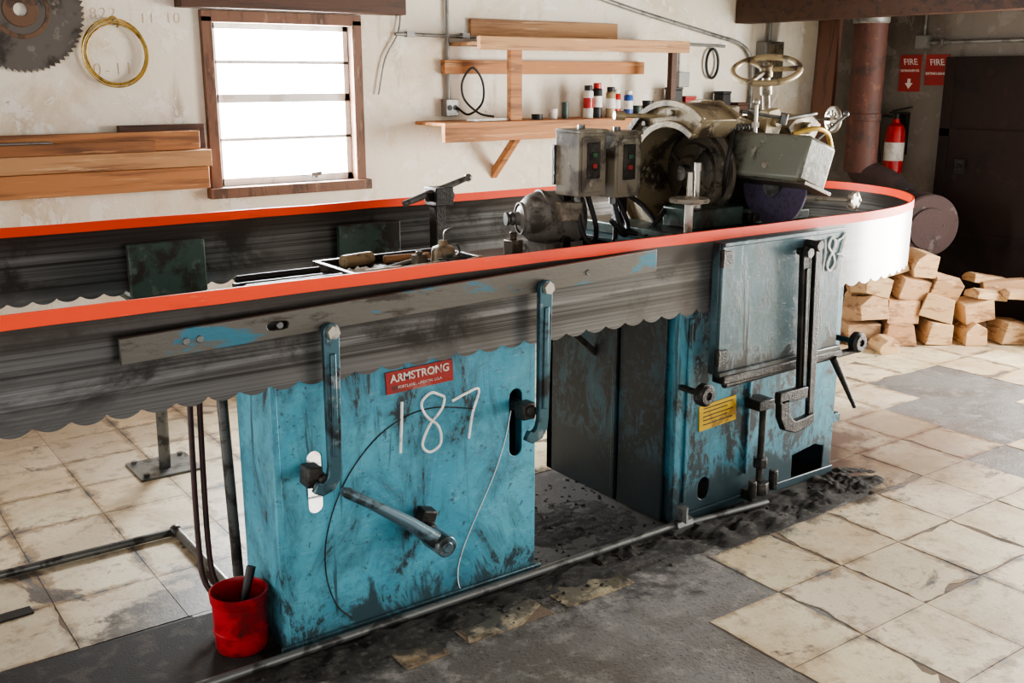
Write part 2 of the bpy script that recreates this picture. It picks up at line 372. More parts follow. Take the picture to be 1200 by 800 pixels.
def jagged(pts,amp,k=9):
    out=[]; ph=random.uniform(0,50)
    for i in range(len(pts)):
        p=Vector(pts[i]);q=Vector(pts[(i+1)%len(pts)])
        nrm=(q-p).cross(V(0,0,1)).normalized(); a_=amp*random.choice((0,.15,.7,1.4))
        for j in range(k):
            w_=p.lerp(q,j/k); out.append(w_-nrm*a_*(max(0,mn.noise(V(w_.x*9+ph,w_.y*9,0)))*1.5+.25+random.uniform(-.2,.2)))
    return out
def poly(pts,h,mi,c=(1,1,1)):
    A=[bm.verts.new((p.x,p.y,h)) for p in pts];B=[bm.verts.new((p.x,p.y,-.001)) for p in pts];n=len(A)
    fs=[bm.faces.new(A)]+[bm.faces.new([A[i],A[(i+1)%n],B[(i+1)%n],B[i]]) for i in range(n)]
    for f in fs:
        f.material_index=mi
        for l in f.loops: l[col]=(*c,1)
def add_tile(x0,y0,x1,y1,broken=0,h=.0022,c=None,amp=.014,chip=.3):
    g=.0012
    pts=[V(x0+g,y0+g,h),V(x1-g,y0+g,h),V(x1-g,y1-g,h),V(x0+g,y1-g,h)]
    if broken:
        if random.random()<.45: poly(jagged([V(x0,y0,0),V(x1,y0,0),V(x1,y1,0),V(x0,y1,0)],.008),.0009,2)
        if random.random()<chip:
            k=random.randrange(4); a_=pts[k-1].lerp(pts[k],random.uniform(.55,.9)); b_=pts[k].lerp(pts[(k+1)%4],random.uniform(.1,.45)); pts=pts[:k]+[a_,b_]+pts[k+1:]
        pts=jagged(pts,amp)
    k=random.uniform(.82,1.06); c=c or (.70*k,.62*k*random.uniform(.96,1.01),.46*k*random.uniform(.90,1.03))
    poly(pts,h,1,c)
for i in range(-17,14):
    for j in range(-12,11):
        x0=2.528+TS*i; y1=2.334+TS*j; x1=x0+TS;y0=y1-TS
        if y1>5.4 or x1>6.8 or x0<-2.9 or y0<-1.9: continue
        cx,cy=(x0+x1)/2,(y0+y1)/2
        m=any(inside(cx,cy,p) for p in MISS)
        if (i,j)==(0,0): m=False
        if (i,j) in ((8,1),(6,0)): m=False
        if m: continue
        near=any(inside(cx+dx*TS,cy+dy*TS,p) for p in MISS for dx,dy in((1,0),(-1,0),(0,1),(0,-1)))
        gap=(j==-1 and 0<=i<=3) or (j==0 and 1<=i<=3)
        add_tile(x0,y0,x1,y1,broken=(near and random.random()<.9) or gap or (cx>2 and random.random()<.10),amp=.022 if gap else .018)
add_tile(1.52,2.33,1.84,2.52,1); add_tile(1.90,2.33,2.19,2.54,1); add_tile(1.30,2.32,1.45,2.44,1,c=(.33,.25,.17))
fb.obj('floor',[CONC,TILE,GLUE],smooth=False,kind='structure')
b=M(); b.box((6.95,-8,-.2),(20,12,-.1)); b.obj('yard_ground',mat('pale_gravel',(.5,.48,.44),(.35,.33,.3),scale=8,rough=.95),smooth=False,kind='structure')
b=M(); b.box((5.86,-1.9,2.02),(6.0,5.39,2.26)); b.box((5.6,-1.9,2.26),(6.79,5.39,2.34)); b.obj('trim_1',WOODD,kind='structure')
# ------------------------------------------------------------------ window
w=M(); t=.05
w.box((WX0-t,YW-.03,WZ0-.03),(WX0+.008,YW+.10,WZ1+.03)); w.box((WX1-.008,YW-.03,WZ0-.03),(WX1+t,YW+.10,WZ1+.03))
w.box((WX0-t-.02,YW-.06,WZ0-.055),(WX1+t+.02,YW+.10,WZ0)); w.box((WX0-t,YW-.03,WZ1),(WX1+t,YW+.10,WZ1+.06))
win=w.obj('window_1',WOODV,bevel=.004,kind='structure')
w=M(); sx0,sx1=WX0+.008,WX1-.008
for z,h in((WZ0+.0,.04),(1.315,.018),(1.515,.045),(1.715,.018),(WZ1-.03,.03)): w.box((sx0,YW+.03,z),(sx1,YW+.06,z+h))
w.box((sx0,YW+.03,WZ0),(sx0+.032,YW+.06,WZ1)); w.box((sx1-.032,YW+.03,WZ0),(sx1,YW+.06,WZ1))
sash=w.obj('window_sash',WHITEP,bevel=.002); sash.parent=win
w=M(); w.cyl((2.5,YW+.0,WZ0+.04),(2.56,YW-.0,WZ0+.045),.012); w.box((2.52,YW+.0,WZ0+.02),(2.54,YW+.03,WZ0+.05)); la=w.obj('latch',STEEL); la.parent=win
b=M(); b.box((1.80,YW-.10,1.985),(3.08,YW,2.10)); b.box((1.75,YW-.06,2.10),(3.12,YW,2.14)); b.obj('trim_2',WOODD,bevel=.004,kind='structure')
# ------------------------------------------------------------------ things on the back wall
saw=thing('circular_saw_blade','large worn circular saw blade hanging on the plaster wall','saw blade',(1.08,YW-.02,1.95))
b=M(); R=.285; pts=[]
for i in range(64):
    a0=2*math.pi*i/64; pts.append((1.08+(R-.018)*math.cos(a0),1.95+(R-.018)*math.sin(a0))); a1=a0+2*math.pi/64*.75; pts.append((1.08+R*math.cos(a1),1.95+R*math.sin(a1)))
b.plate(pts,[[(1.08+.03*math.cos(t),1.95+.03*math.sin(t)) for t in[2*math.pi*i/20 for i in range(20)]]],YW-.012,YW-.008)
b.obj('plate',SAWD,saw,smooth=False)
b=M(); b.lathe((1.08,YW-.012,1.95),(0,-1,0),[(.032,0),(.032,.006),(.075,.006),(.08,0)]); b.lathe((1.08,YW-.012,1.95),(0,-1,0),[(.11,0),(.112,.002),(.130,.002),(.132,0)]); b.obj('collar',RUSTO,saw)
coil=thing('wire_coil','coil of brass-coloured wire hanging from a nail','wire coil',(1.48,YW-.03,1.76))
b=M()
for k in range(5): b.ring((1.485+random.uniform(-.006,.006),YW-.020-.007*k,1.76+random.uniform(-.008,.008)),(0,1,0),.148+random.uniform(-.008,.008),.004,48,6)
b.tube(smooth_pts([(1.45,YW-.04,1.91),(1.48,YW-.06,1.93),(1.51,YW-.05,1.905),(1.50,YW-.04,1.88)]),.004)
b.obj('wire',BRASS,coil)
b=M(); b.cyl((1.48,YW,1.905),(1.48,YW-.06,1.915),.004); b.obj('nail',STEEL,coil)
gr=thing('wall_writing','faint ochre crayon numbers on the plaster wall','writing',(1.45,YW-.002,1.75))
def scribble(s,x,z,size,step):
    for ch in s:
        if ch!=' ': text('digit',ch,size,OCHRE,(x,YW-.002,z),(1,0,.08),(0,0,1),gr,.0004,-.002)
        x+=step; z+=step*.04
scribble('1822',1.36,1.94,.075,.045); scribble('11 10',1.64,1.925,.075,.042); scribble('0-11',1.40,1.68,.085,.05)
b=M(); b.box((-1.2,YW-.14,1.095),(1.87,YW-.005,1.205)); tag(b.obj('timber_beam',WOOD,bevel=.005),'thick raw lumber beam fixed to the wall beside the window','wooden beam')
b=M(); b.box((-1.2,YW-.155,1.208),(1.885,YW-.01,1.290)); tag(b.obj('timber_plank',WOODP,bevel=.005),'pale lumber plank stacked on the wall beam','wooden plank')
b=M(); b.box((-1.2,YW-.17,1.292),(1.60,YW-.125,1.345)); tag(b.obj('timber_plank',WOODB,bevel=.004),'narrow brown lumber plank stacked on the wall beam','wooden plank')
b=M(); b.box((-1.2,YW-.12,1.292),(1.84,YW-.07,1.385),rot=(.03,0,0)); tag(b.obj('timber_board',WOOD,bevel=.004),'raw lumber board standing on the wall beam','wooden board')
b=M(); b.box((1.46,YW-.06,1.292),(1.89,YW-.02,1.415)); tag(b.obj('timber_offcut',WOODD,bevel=.003),'dark weathered plank offcut on the wall beam','wooden board')
b=M(); b.box((-.6,YW-.19,1.347),(1.12,YW-.125,1.356)); tag(b.obj('steel_strip',STEEL,bevel=.002),'long thin steel strip lying on the wall lumber','metal strip')
cd=thing('electrical_conduit','grey conduit run with outlet box on the plaster wall','conduit',(3.4,YW-.02,1.46))
b=M(); b.cyl((3.40,YW-.02,1.52),(3.40,YW-.02,2.54),.011); b.cyl((3.05,YW-.02,1.885),(3.6,YW-.02,1.88),.010)
for x in(3.12,3.5): b.box((x,YW-.034,1.87),(x+.05,YW,1.9))
b.tube(smooth_pts([(3.10,YW-.01,2.10),(3.07,YW-.02,1.9),(2.98,YW-.02,1.75),(2.93,YW-.02,1.55)]),.005)
b.obj('pipe',GALV,cd)
b=M(); b.box((3.36,YW-.06,1.42),(3.45,YW,1.52)); b.obj('outlet_box',GALV,cd,bevel=.004)
for x in(3.385,3.425):
    b=M(); b.cyl((x,YW-.06,1.47),(x,YW-.064,1.47),.016); b.obj('socket',BLACK,cd)
cd=thing('electrical_conduit','bent steel conduit running down the plaster wall to a box','conduit',(6.04,YW-.03,1.3))
b=M(); b.tube(smooth_pts([(4.3,YW-.03,2.2),(4.9,YW-.03,2.07),(5.6,YW-.03,1.94),(5.92,YW-.03,1.87),(6.03,YW-.03,1.74),(6.04,YW-.03,1.5),(6.04,YW-.03,1.3)]),.014); b.obj('pipe',GALV,cd)
b=M(); b.box((5.98,YW-.08,1.28),(6.10,YW-.002,1.42)); b.obj('junction_box',GALV,cd,bevel=.004)
cd=thing('electrical_conduit','thin steel conduit running high along the plaster wall','conduit',(5.0,YW-.02,1.86))
b=M(); b.cyl((4.9,YW-.02,1.875),(5.75,YW-.02,1.86),.010); b.cyl((5.3,YW-.02,1.87),(5.3,YW-.02,1.50),.009); b.obj('pipe',GALV,cd)
b=M(); b.box((5.26,YW-.07,1.58),(5.36,YW-.002,1.68)); b.obj('junction_box',GALV,cd,bevel=.003)
ld=thing('wall_ledge','small lumber ledge on the plaster wall','shelf',(5.5,5.3,1.3))
b=M(); b.box((5.12,5.22,1.335),(5.92,YW-.002,1.36)); b.box((5.12,5.36,1.25),(5.92,YW-.002,1.335)); b.obj('ledge_board',WOODD,ld,bevel=.003)
for x,w_,h_,m_,nm,lb in((5.14,.08,.20,BLACK,'metal_box','tall black metal box on the wall ledge'),(5.25,.10,.14,REDS,'metal_box','small red metal box on the wall ledge'),(5.42,.14,.10,GREEN,'metal_box','squat green tool box on the wall ledge'),(5.62,.08,.17,BLACK,'metal_box','black oil tin on the wall ledge'),(5.78,.11,.09,WOODD,'wooden_box','small dark wooden box on the wall ledge')):
    t_=thing(nm,lb,'box',(x+w_/2,5.29,1.361))
    b=M(); b.box((x,5.25,1.361),(x+w_,5.34,1.361+h_)); b.obj('body',m_,t_,bevel=.004)
    b=M(); b.box((x-.003,5.247,1.361+h_),(x+w_+.003,5.343,1.361+h_+.018)); b.obj('lid',m_,t_,bevel=.003)
gd=thing('hanging_belt','dark drive belt loop hanging from a nail on the wall','belt',(5.62,YW-.03,1.74))
b=M(); b.tube([(5.62+.06*math.cos(t),YW-.03,1.74+.10*math.sin(t)) for t in[2*math.pi*i/32 for i in range(32)]],.010,8,True); b.obj('belt_loop',BLACK,gd)
b=M(); b.cyl((5.62,YW,1.835),(5.62,YW-.05,1.84),.005); b.obj('nail',STEEL,gd)
# ------------------------------------------------------------------ shelf unit
sh=thing('wall_shelf','rough lumber shelf frame fixed on the plaster wall','shelf',(4.0,5.1,1.06))
b=M(); b.box((3.56,YW-.03,1.885),(4.72,YW,1.985)); b.box((3.42,5.06,1.80),(5.08,5.10,1.875)); b.box((3.42,5.10,1.825),(5.0,YW,1.845)); b.obj('upper_shelf',WOODP,sh,bevel=.003)
b=M(); b.box((3.36,YW-.05,1.665),(4.95,YW-.005,1.745)); b.obj('middle_rail',WOOD,sh,bevel=.003)
b=M(); b.box((3.18,5.07,1.285),(4.95,5.11,1.395)); b.box((3.18,5.11,1.375),(4.95,YW,1.395)); b.obj('lower_shelf',WOOD,sh,bevel=.003)
for x in (3.665,4.97):
    b=M(); b.box((x,5.11,1.395),(x+.085 if x<4 else x+.05,5.15,1.82)); b.obj('post',WOOD if x<4 else WOODD,sh,bevel=.003)
for x in(3.72,4.80):
    b=M(); b.prism([(x,5.12,1.30),(x,5.19,1.285),(x,YW,1.09),(x,YW,1.03)],(.045,0,0)); b.obj('bracket',WOOD,sh,bevel=.003)
def can(x,y,z,r,h,body,cap,lab):
    t=thing('spray_can',lab,'spray can',(x,y,z),'spray cans on the wall shelf')
    b=M(); b.lathe((x,y,z),(0,0,1),[(0,0),(r,.0),(r,h*.8),(r*.9,h*.83),(r*.6,h*.87),(0,h*.87)]); b.obj('can_body',body,t)
    b=M(); b.lathe((x,y,z),(0,0,1),[(r*.80,h*.845),(r*.80,h*.98),(r*.7,h),(0,h)]); b.obj('cap',cap,t)
    b=M(); b.lathe((x,y,z),(0,0,1),[(r*1.02,h*.3),(r*1.02,h*.62)]); b.obj('label_band',WHITE if body is not WHITE else REDM,t)
can(4.32,5.18,1.396,.032,.20,WHITE,BLACK,'white spray can with black cap')
can(4.41,5.20,1.396,.032,.215,BLACK,REDM,'black spray can with red cap')
can(4.49,5.16,1.396,.032,.19,TAN,BLACK,'tan spray can with black cap')
can(4.57,5.20,1.396,.030,.175,REDM,WHITE,'red spray can with white cap')
can(4.65,5.17,1.396,.030,.165,BLUEC,WHITE,'blue spray can with white cap')
for x,r,h,m_,lb in((3.93,.035,.03,BLACK,'squat dark metal tin on the wall shelf'),(4.05,.03,.06,PAPER,'small pale jar on the wall shelf'),(4.15,.022,.10,GREEN,'slim green bottle on the wall shelf'),(4.76,.03,.07,GREEN,'small green tin on the wall shelf'),(4.85,.035,.10,BLACK,'dark oily tin on the wall shelf')):
    b=M(); b.lathe((x,5.2,1.396),(0,0,1),[(0,0),(r,0),(r,h*.8),(r*1.05,h*.8),(r*1.05,h),(0,h)]); tag(b.obj('tin',m_),lb,'tin')
b=M(); b.box((3.42,5.12,1.397),(3.66,5.22,1.412),rot=(0,0,.1)); tag(b.obj('paper_pad',PAPER),'thin white pad of paper lying on the wall shelf','paper')
b=M(); b.tube(smooth_pts([(3.43,YW-.07,1.47),(3.50,YW-.09,1.43),(3.55,5.24,1.50),(3.54,5.22,1.62),(3.47,5.22,1.70),(3.41,5.24,1.62),(3.43,5.25,1.52),(3.50,5.2,1.44),(3.58,5.16,1.42)],8),.007); tag(b.obj('power_cord',BLACK),'looped black power cord hanging from the wall outlet','cord')
# ------------------------------------------------------------------ right corner
st=thing('barrel_stove','dark rusty barrel wood stove standing on legs by the wall','stove',(6.3,4.1,0))
BA=V(.50,.866,0).normalized(); BC=V(6.18,3.90,.70)
b=M(); b.lathe(BC,BA,[(0,0),(.195,0),(.205,.008),(.205,.16),(.211,.17),(.205,.18),(.205,.36),(.211,.37),(.205,.38),(.205,.50),(.195,.51),(0,.51)],40)
b.tube(smooth_pts([(6.36,4.22,.84),(6.34,4.36,.93),(6.31,4.52,.99),(6.30,4.56,1.08)]),.10,24); b.obj('barrel',BARREL,st)
b=M(); b.lathe(BC+V(0,0,-.02),-BA,[(0,.012),(.135,.012),(.14,.0)],28); b.cyl(BC+V(.09,-.02,0),BC+V(.08,-.06,0),.012); b.obj('stove_door',BARREL,st)
for x,y in((6.14,4.02),(6.34,3.97),(6.26,4.26),(6.46,4.20)):
    b=M(); b.box((x,y,0),(x+.035,y+.035,.58)); b.obj('leg',GREASE,st)
b=M(); b.lathe((6.30,4.56,1.0),(0,0,1),[(.112,0),(.112,.35),(.117,.355),(.117,.40),(.112,.405),(.112,1.545)],30); b.obj('stovepipe',RUST,st)
b=M(); b.lathe((6.30,4.56,2.0),(0,0,1),[(.114,0),(.122,.01),(.122,.10),(.114,.11)],30); b.obj('pipe_collar',GALV,st)
b=M(); b.box((6.28,4.84,0.02),(6.32,5.02,2.15),rot=(-.035,.09,0)); tag(b.obj('leaning_board',mat('slanted_brown_board',(.15,.07,.045),(.08,.038,.026),scale=3,stretch=(6,6,.6)),bevel=.003),'slanted weathered brown board leaning in the corner','wooden board')
b=M(); b.box((6.62,4.72,0.02),(6.66,4.84,2.1),rot=(0,.05,0)); tag(b.obj('leaning_board',WOODD,bevel=.003),'dark narrow board leaning against the wall','wooden board')
ep=thing('fuse_box','grey electrical fuse box on the plaster wall','electrical box',(6.2,5.33,1.6))
b=M(); b.box((6.10,5.30,1.62),(6.30,YW-.002,1.90)); b.obj('housing',GALV,ep,bevel=.006)
b=M(); b.box((6.12,5.292,1.64),(6.28,5.30,1.88)); b.cyl((6.14,5.29,1.78),(6.14,5.275,1.78),.01); b.obj('cover',OLIVE,ep)
for z0,z1 in((1.90,2.54),(.7,1.62)):
    b=M(); b.cyl((6.2,5.36,z0),(6.2,5.36,z1),.014); b.obj('pipe',GALV,ep)
fe=thing('fire_extinguisher','red fire extinguisher with white label hung on the wall','fire extinguisher',(6.70,4.57,.97))
b=M(); b.lathe((6.70,4.57,.97),(0,0,1),[(0,0),(.06,0),(.068,.012),(.068,.29),(.055,.335),(.025,.36),(.022,.385),(0,.385)],28); b.obj('cylinder',REDM,fe)
b=M(); b.lathe((6.70,4.57,1.06),(0,0,1),[(.0695,0),(.0695,.13)],28,math.pi*.3,math.pi*1.7); b.obj('label_plate',WHITE,fe)
b=M(); b.cyl((6.70,4.57,1.35),(6.70,4.57,1.39),.02); b.box((6.68,4.50,1.39),(6.72,4.62,1.405)); b.box((6.68,4.46,1.42),(6.72,4.60,1.43),rot=(-.2,0,0)); b.obj('valve_handle',BLACK,fe)
b=M(); b.box((6.75,4.53,1.1),(6.8,4.61,1.4)); b.obj('bracket',BLACK,fe)
b=M(); b.tube(smooth_pts([(6.69,4.60,1.37),(6.66,4.67,1.36),(6.65,4.67,1.2),(6.66,4.655,1.04)]),.010); b.obj('hose',BLACK,fe)
def sign(y0,y1,z0,z1,lines,arrow):
    s=thing('fire_sign','red fire extinguisher sign with white lettering on the wall','sign',(6.79,(y0+y1)/2,(z0+z1)/2))
    b=M(); b.box((6.792,y1,z0),(6.7995,y0,z1)); b.obj('sign_board',REDS,s)
    yc=(y0+y1)/2
    for tx,sz,z in lines: text('lettering',tx,sz,WHITE,(6.791,yc,z),(0,-1,0),(0,.25,1),s,.0005,.0005)
    if arrow:
        b=M(); zc=z0+.06
        b.prism([(6.7915,yc+a,zc+c) for a,c in((-.012,.03),(-.012,-.0),(-.032,0),(0,-.04),(.032,0),(.012,0),(.012,.03))],(-.0008,0,0)); b.obj('arrow',WHITE,s,smooth=False)
sign(4.645,4.475,1.545,1.80,[('FIRE',.062,1.75),('EXTINGUISHER',.022,1.69)],True)
sign(4.44,4.26,1.59,1.80,[('FIRE',.062,1.745),('EXTINGUISHER',.024,1.67)],False)
d=M(); d.box((6.74,2.95,0),(6.79,4.245,1.78)); dd=d.obj('door_1',DOORM,bevel=.004,kind='structure')
d=M(); d.box((6.73,2.95,.55),(6.74,4.245,.60)); d.box((6.73,2.95,1.25),(6.74,4.245,1.30)); d.box((6.73,4.17,0),(6.74,4.245,1.78)); x=d.obj('door_rail',DOORM); x.parent=dd
d=M(); d.box((6.71,4.02,1.0),(6.735,4.09,1.1)); d.cyl((6.74,4.05,1.05),(6.68,4.05,1.05),.012); x=d.obj('door_latch',GREASE); x.parent=dd
cd=thing('electrical_conduit','grey conduit running along the wall above the dark door','conduit',(6.78,3.7,1.88))
b=M(); b.cyl((6.775,4.46,1.88),(6.775,2.2,1.88),.013); b.cyl((6.775,4.46,1.90),(6.775,4.46,2.54),.013)
for y in(4.3,3.5): b.box((6.755,y,1.86),(6.80,y+.02,1.90))
b.obj('pipe',GALV,cd)
b=M(); b.box((6.73,4.41,1.84),(6.80,4.50,1.93)); b.obj('junction_box',GALV,cd,bevel=.003)
bn=thing('metal_bin','grey-green metal drum beside the firewood','bin',(6.50,3.03,0))
b=M(); b.lathe((6.50,3.03,0),(0,0,1),[(0,0),(.14,0),(.145,.02),(.145,.38),(.152,.385),(.152,.4),(.14,.4),(.14,.05),(0,.05)],28); b.obj('drum',GREEN,bn)
b=M(); b.ring((6.50,3.03,.25),(0,0,1),.147,.006,32,6); b.obj('hoop',STEEL,bn)
# ------------------------------------------------------------------ firewood (tumbled heap)
fwm=[firewood_mat(i) for i in range(9)]
RV=V(.812,-.5835,0); FV=V(.5835,.812,0); P0=V(5.57,3.93,0)
ang0=math.atan2(RV.y,RV.x); cnt=0
def wedge(c,L,w_,h_,rot,m_):
    b=M(); k=random.choice((0,1,2,3)); j=lambda s=.18: 1+random.uniform(-s,s)
    if k==0: sec=[(-.5*j(),-.5),(.5*j(),-.5),(.42*j(),.5),(-.35*j(),.46)]
    elif k==1: sec=[(-.5,-.5),(.5,-.5),(.5,.1*j()),(.05*j(),.5),(-.45,.25*j())]
    elif k==2: sec=[(-.5,-.5),(.5,-.45),(.30,.5),(-.5,.40)]
    else: sec=[(-.5,-.5),(.45,-.5),(.55,-.15),(.42,.25),(.1,.5),(-.5,.42)]
    R=Euler(rot).to_matrix(); pts=[c+R@V(-L/2+random.uniform(-.008,.008),x*w_,z*h_) for x,z in sec]
    b.prism(pts,R@V(L,random.uniform(-.01,.01),random.uniform(-.006,.006))); return b.obj('firewood_block',m_,bevel=.004)
# chunkier blocks heaped on one side, thinner offcuts trailing off
layers=[(0,0,.0,5,.235),(0,.23,.05,4,.235),(1,.03,.02,4,.235),(1,.25,.10,3,.24),(2,.05,.06,3,.235),(2,.26,.10,1,.24),(3,.07,.14,2,.23)]
for lay,dep,off,n,sp in layers:
    for i in range(n):
        u=off+sp*i
        c=P0+RV*(u+random.uniform(-.012,.012))+FV*(dep+random.uniform(-.015,.01))
        h_=random.uniform(.135,.155)
        c.z=.076+lay*.142
        tilt=0 if lay==0 else random.uniform(-.35,.35)
        end=random.random()<.5
        L=random.uniform(.20,.27) if end else random.uniform(.19,.225); w_=random.uniform(.14,.205)
        a_=(ang0+math.pi/2 if end else ang0)+random.uniform(-.4,.4)*(1 if lay else .5)
        tag(wedge(c,L,w_,h_,(random.uniform(-.35,.35) if lay else 0,tilt,a_),fwm[cnt%9]),'chunky split tan firewood block heaped near the stove','firewood','firewood blocks piled by the stove'); cnt+=1
for (u,dp,z,tl) in((.80,.02,.30,.15),(.93,.10,.345,-.1),(1.02,.0,.30,.1),(.86,.20,.36,.2),(1.12,.14,.04,0),(1.20,.0,.04,0)):
    c=P0+RV*u+FV*dp; c.z=z+.01
    tag(wedge(c,.26,.12,.06,(0,tl,ang0+random.uniform(-.4,.4)),fwm[cnt%9]),'flat split firewood offcut on the pile','firewood','firewood blocks piled by the stove'); cnt+=1
for (x,y,a_) in((5.33,4.00,.3),(5.50,3.70,1.0),(6.44,3.28,.2)):
    tag(wedge(V(x,y,.045),.2,.12,.085,(0,0,a_),fwm[cnt%9]),'small split firewood piece fallen on the floor','firewood','firewood blocks piled by the stove'); cnt+=1
# ------------------------------------------------------------------ band saw blade
ZT,ZB=1.118,.826; YF,YB=2.55,4.08; XE=3.55; XL=-2.2; RXB=.98
def loop_path(step=.0075):
    pts=[]; yc=(YF+YB)/2; ry=(YB-YF)/2; rx=RXB
    dense=[]; n=400
    for i in range(n): dense.append((XL+(XE-XL)*i/n,YF))
    for i in range(n+1): t=-math.pi/2+math.pi*i/n; dense.append((XE+rx*math.cos(t),yc+ry*math.sin(t)))
    for i in range(1,n): dense.append((XE-(XE-XL)*i/n,YB))
    for i in range(n): t=math.pi/2+math.pi*i/n; dense.append((XL+rx*math.cos(t),yc+ry*math.sin(t)))
    L=[0]
    for i in range(1,len(dense)): L.append(L[-1]+math.dist(dense[i],dense[i-1]))
    tot=L[-1]+math.dist(dense[-1],dense[0]); N=int(tot/step); dense.append(dense[0]); L.append(tot); k=0
    for i in range(N):
        s=tot*i/N
        while L[k+1]<s: k+=1
        f=(s-L[k])/(L[k+1]-L[k]); pts.append((dense[k][0]+(dense[k+1][0]-dense[k][0])*f,dense[k][1]+(dense[k+1][1]-dense[k][1])*f,s))
    return pts
PTH=loop_path()
def strip(b,levels_fn,half,inner=0):
    N=len(PTH); rings=[]
    for i,(x,y,s) in enumerate(PTH):
        xa,ya,_=PTH[i-1]; xb,yb,_=PTH[(i+1)%N]; t=V(xb-xa,yb-ya,0).normalized(); nn=V(t.y,-t.x,0)
        zs=levels_fn(s); rings.append([b.bm.verts.new(V(x,y,z)+nn*half) for z in zs]+[b.bm.verts.new(V(x,y,z)-nn*half) for z in reversed(zs)])
    nz=len(zs)
    for i in range(N):
        A=rings[i];B=rings[(i+1)%N];m=len(A)
        for k in range(m):
            b.mi=inner if k>=nz-1 else 0
            b._t(b.bm.faces.new([A[k],B[k],B[(k+1)%m],A[(k+1)%m]]))
pitch=.085
def teeth(s):
    u=(s/pitch)%1; return ZB+.019*(1-math.sin(math.pi*u)**.7)
bs=thing('band_saw_blade','wide endless band saw blade looped over the sharpening machine','band saw blade',(1.0,YF,ZB))
b=M(); strip(b,lambda s:(ZT-.004,1.0,.87,teeth(s)),.0016,1); b.obj('blade_body',[BLADE,BLADEI],bs)
b=M(); strip(b,lambda s:(ZT+.004+.002*mn.noise(V(s*3,0,0)),ZT-.032+.003*mn.noise(V(s*4,5,0))),.0045); b.obj('edge_guard',ORANGE,bs,label='bright orange plastic edge strip')
def stroke(b,pts2,y,r=.0035,f=None):
    f=f or (lambda x,z:(x,y,z)); b.tube(smooth_pts([f(*p) for p in pts2],5),r,6)
# ------------------------------------------------------------------ LEFT PEDESTAL
A=thing('saw_bench_pedestal','worn blue steel pedestal cabinet chalked 187 under the saw blade','machine cabinet',(1.5,2.75,0))
CX0,CX1,CY0,CY1=1.055,1.965,2.60,2.88
b=M()
b.plate([(CX0,0),(CX1,0),(CX1,.94),(CX0,.94)],[obround(1.170,.515,.045,.19),obround(1.885,.555,.05,.23)],CY0,CY0+.006)
b.box((CX0,CY0+.006,0),(CX0+.006,CY1,.94)); b.box((CX1-.006,CY0+.006,0),(CX1,CY1,.94)); b.box((CX0,CY0,.934),(CX1,CY1,.945))
b.box((CX0+.3,CY1-.006,0),(CX1,CY1,.94))
b.box((CX0-.008,CY0-.004,.0),(CX0+.012,CY0+.012,.86)); b.box((CX0-.02,CY0-.012,0),(CX1+.02,CY0-.001,.03))
b.obj('body',BLUE,A,bevel=.003)
b=M(); b.box((1.80,CY0+.09,.35),(1.95,CY0+.10,.75)); b.obj('slot_shade',BLACK,A)  # black sheet added behind the slot for the shade inside the cabinet
b=M(); b.box((1.408,CY0-.006,.740),(1.642,CY0-.0005,.808),rot=(0,-.03,0)); npl=b.obj('name_plate',mat('red_name_plate',(.34,.022,.016),(.10,.03,.025),(.36,.11,.09),scale=9,rough=.5),A,label='red metal name plate with pale letters')
WORN=mat('worn_white_print',(.66,.62,.56),(.36,.14,.12),scale=40,t2=(.54,.62),rough=.6,bmp=.03)
text('lettering','ARMSTRONG',.034,WORN,(1.525,CY0-.0068,.785),(1,0,.03),(-.03,0,1),npl,.0006,.0007)
text('lettering','PORTLAND, OREGON, U.S.A.',.012,WORN,(1.525,CY0-.0068,.756),(1,0,.03),(-.03,0,1),npl,.0004,0)
b=M(); yy=CY0-.001
stroke(b,[(1.462,.705),(1.458,.63),(1.452,.545)],yy,.0045)
stroke(b,[(1.600,.70),(1.565,.715),(1.530,.69),(1.545,.645),(1.590,.60),(1.595,.545),(1.555,.525),(1.530,.555),(1.555,.61),(1.600,.655),(1.612,.69),(1.600,.70)],yy,.0045)
stroke(b,[(1.640,.675),(1.69,.69),(1.740,.695),(1.715,.62),(1.70,.54)],yy,.0045)
b.obj('chalk_number',CHALK,A,label='white handwritten chalk digits 187')
b=M(); stroke(b,[(1.865,.60),(1.84,.50),(1.79,.38),(1.70,.22),(1.655,.11),(1.66,.03),(1.70,.02)],yy,.0014); b.obj('chalk_mark',CHALK,A)
b=M(); stroke(b,[(1.72,.635),(1.58,.665),(1.47,.655),(1.36,.60),(1.26,.49),(1.20,.35),(1.19,.22),(1.22,.11),(1.27,.05)],yy,.0022); b.obj('scratch',GREASE,A,label='dark curved scribed arc')
b=M(); b.box((1.56,2.78,.946),(2.12,3.40,.985)); b.box((1.56,3.38,.985),(2.12,3.40,1.01)); b.box((1.56,2.78,.985),(1.58,3.38,1.01)); b.box((2.10,2.78,.985),(2.12,3.38,1.01)); b.obj('bench_top',GREASE,A,bevel=.003)
for y_,x_ in((3.10,1.16),(3.26,1.22)):
    b=M(); b.box((x_,y_,.955),(1.57,y_+.035,.985)); b.obj('support_arm',GREASE,A,bevel=.003)
b=M()
def rz(x): return 1.006+(x-.64)*.026
b.plate([(.64,rz(.64)-.033),(2.40,rz(2.4)-.038),(2.40,rz(2.4)+.038),(.64,rz(.64)+.033)],[obround(1.045,rz(1.045),.06,.022)],2.505,2.52)
b.obj('rail',RAIL,A,bevel=.002,label='long worn steel rail with blue paint patches')
for x in(.80,.835,1.05,2.1):
    b=M(); b.lathe((x,2.505,rz(x)),(0,-1,0),[(0,.003),(.008,.003),(.010,0)],14); b.obj('screw',STEEL,A)
for bx in(1.3,1.85):
    b=M(); b.box((bx,2.556,.9),(bx+.05,2.60,1.02)); b.obj('blade_rest',GREASE,A)
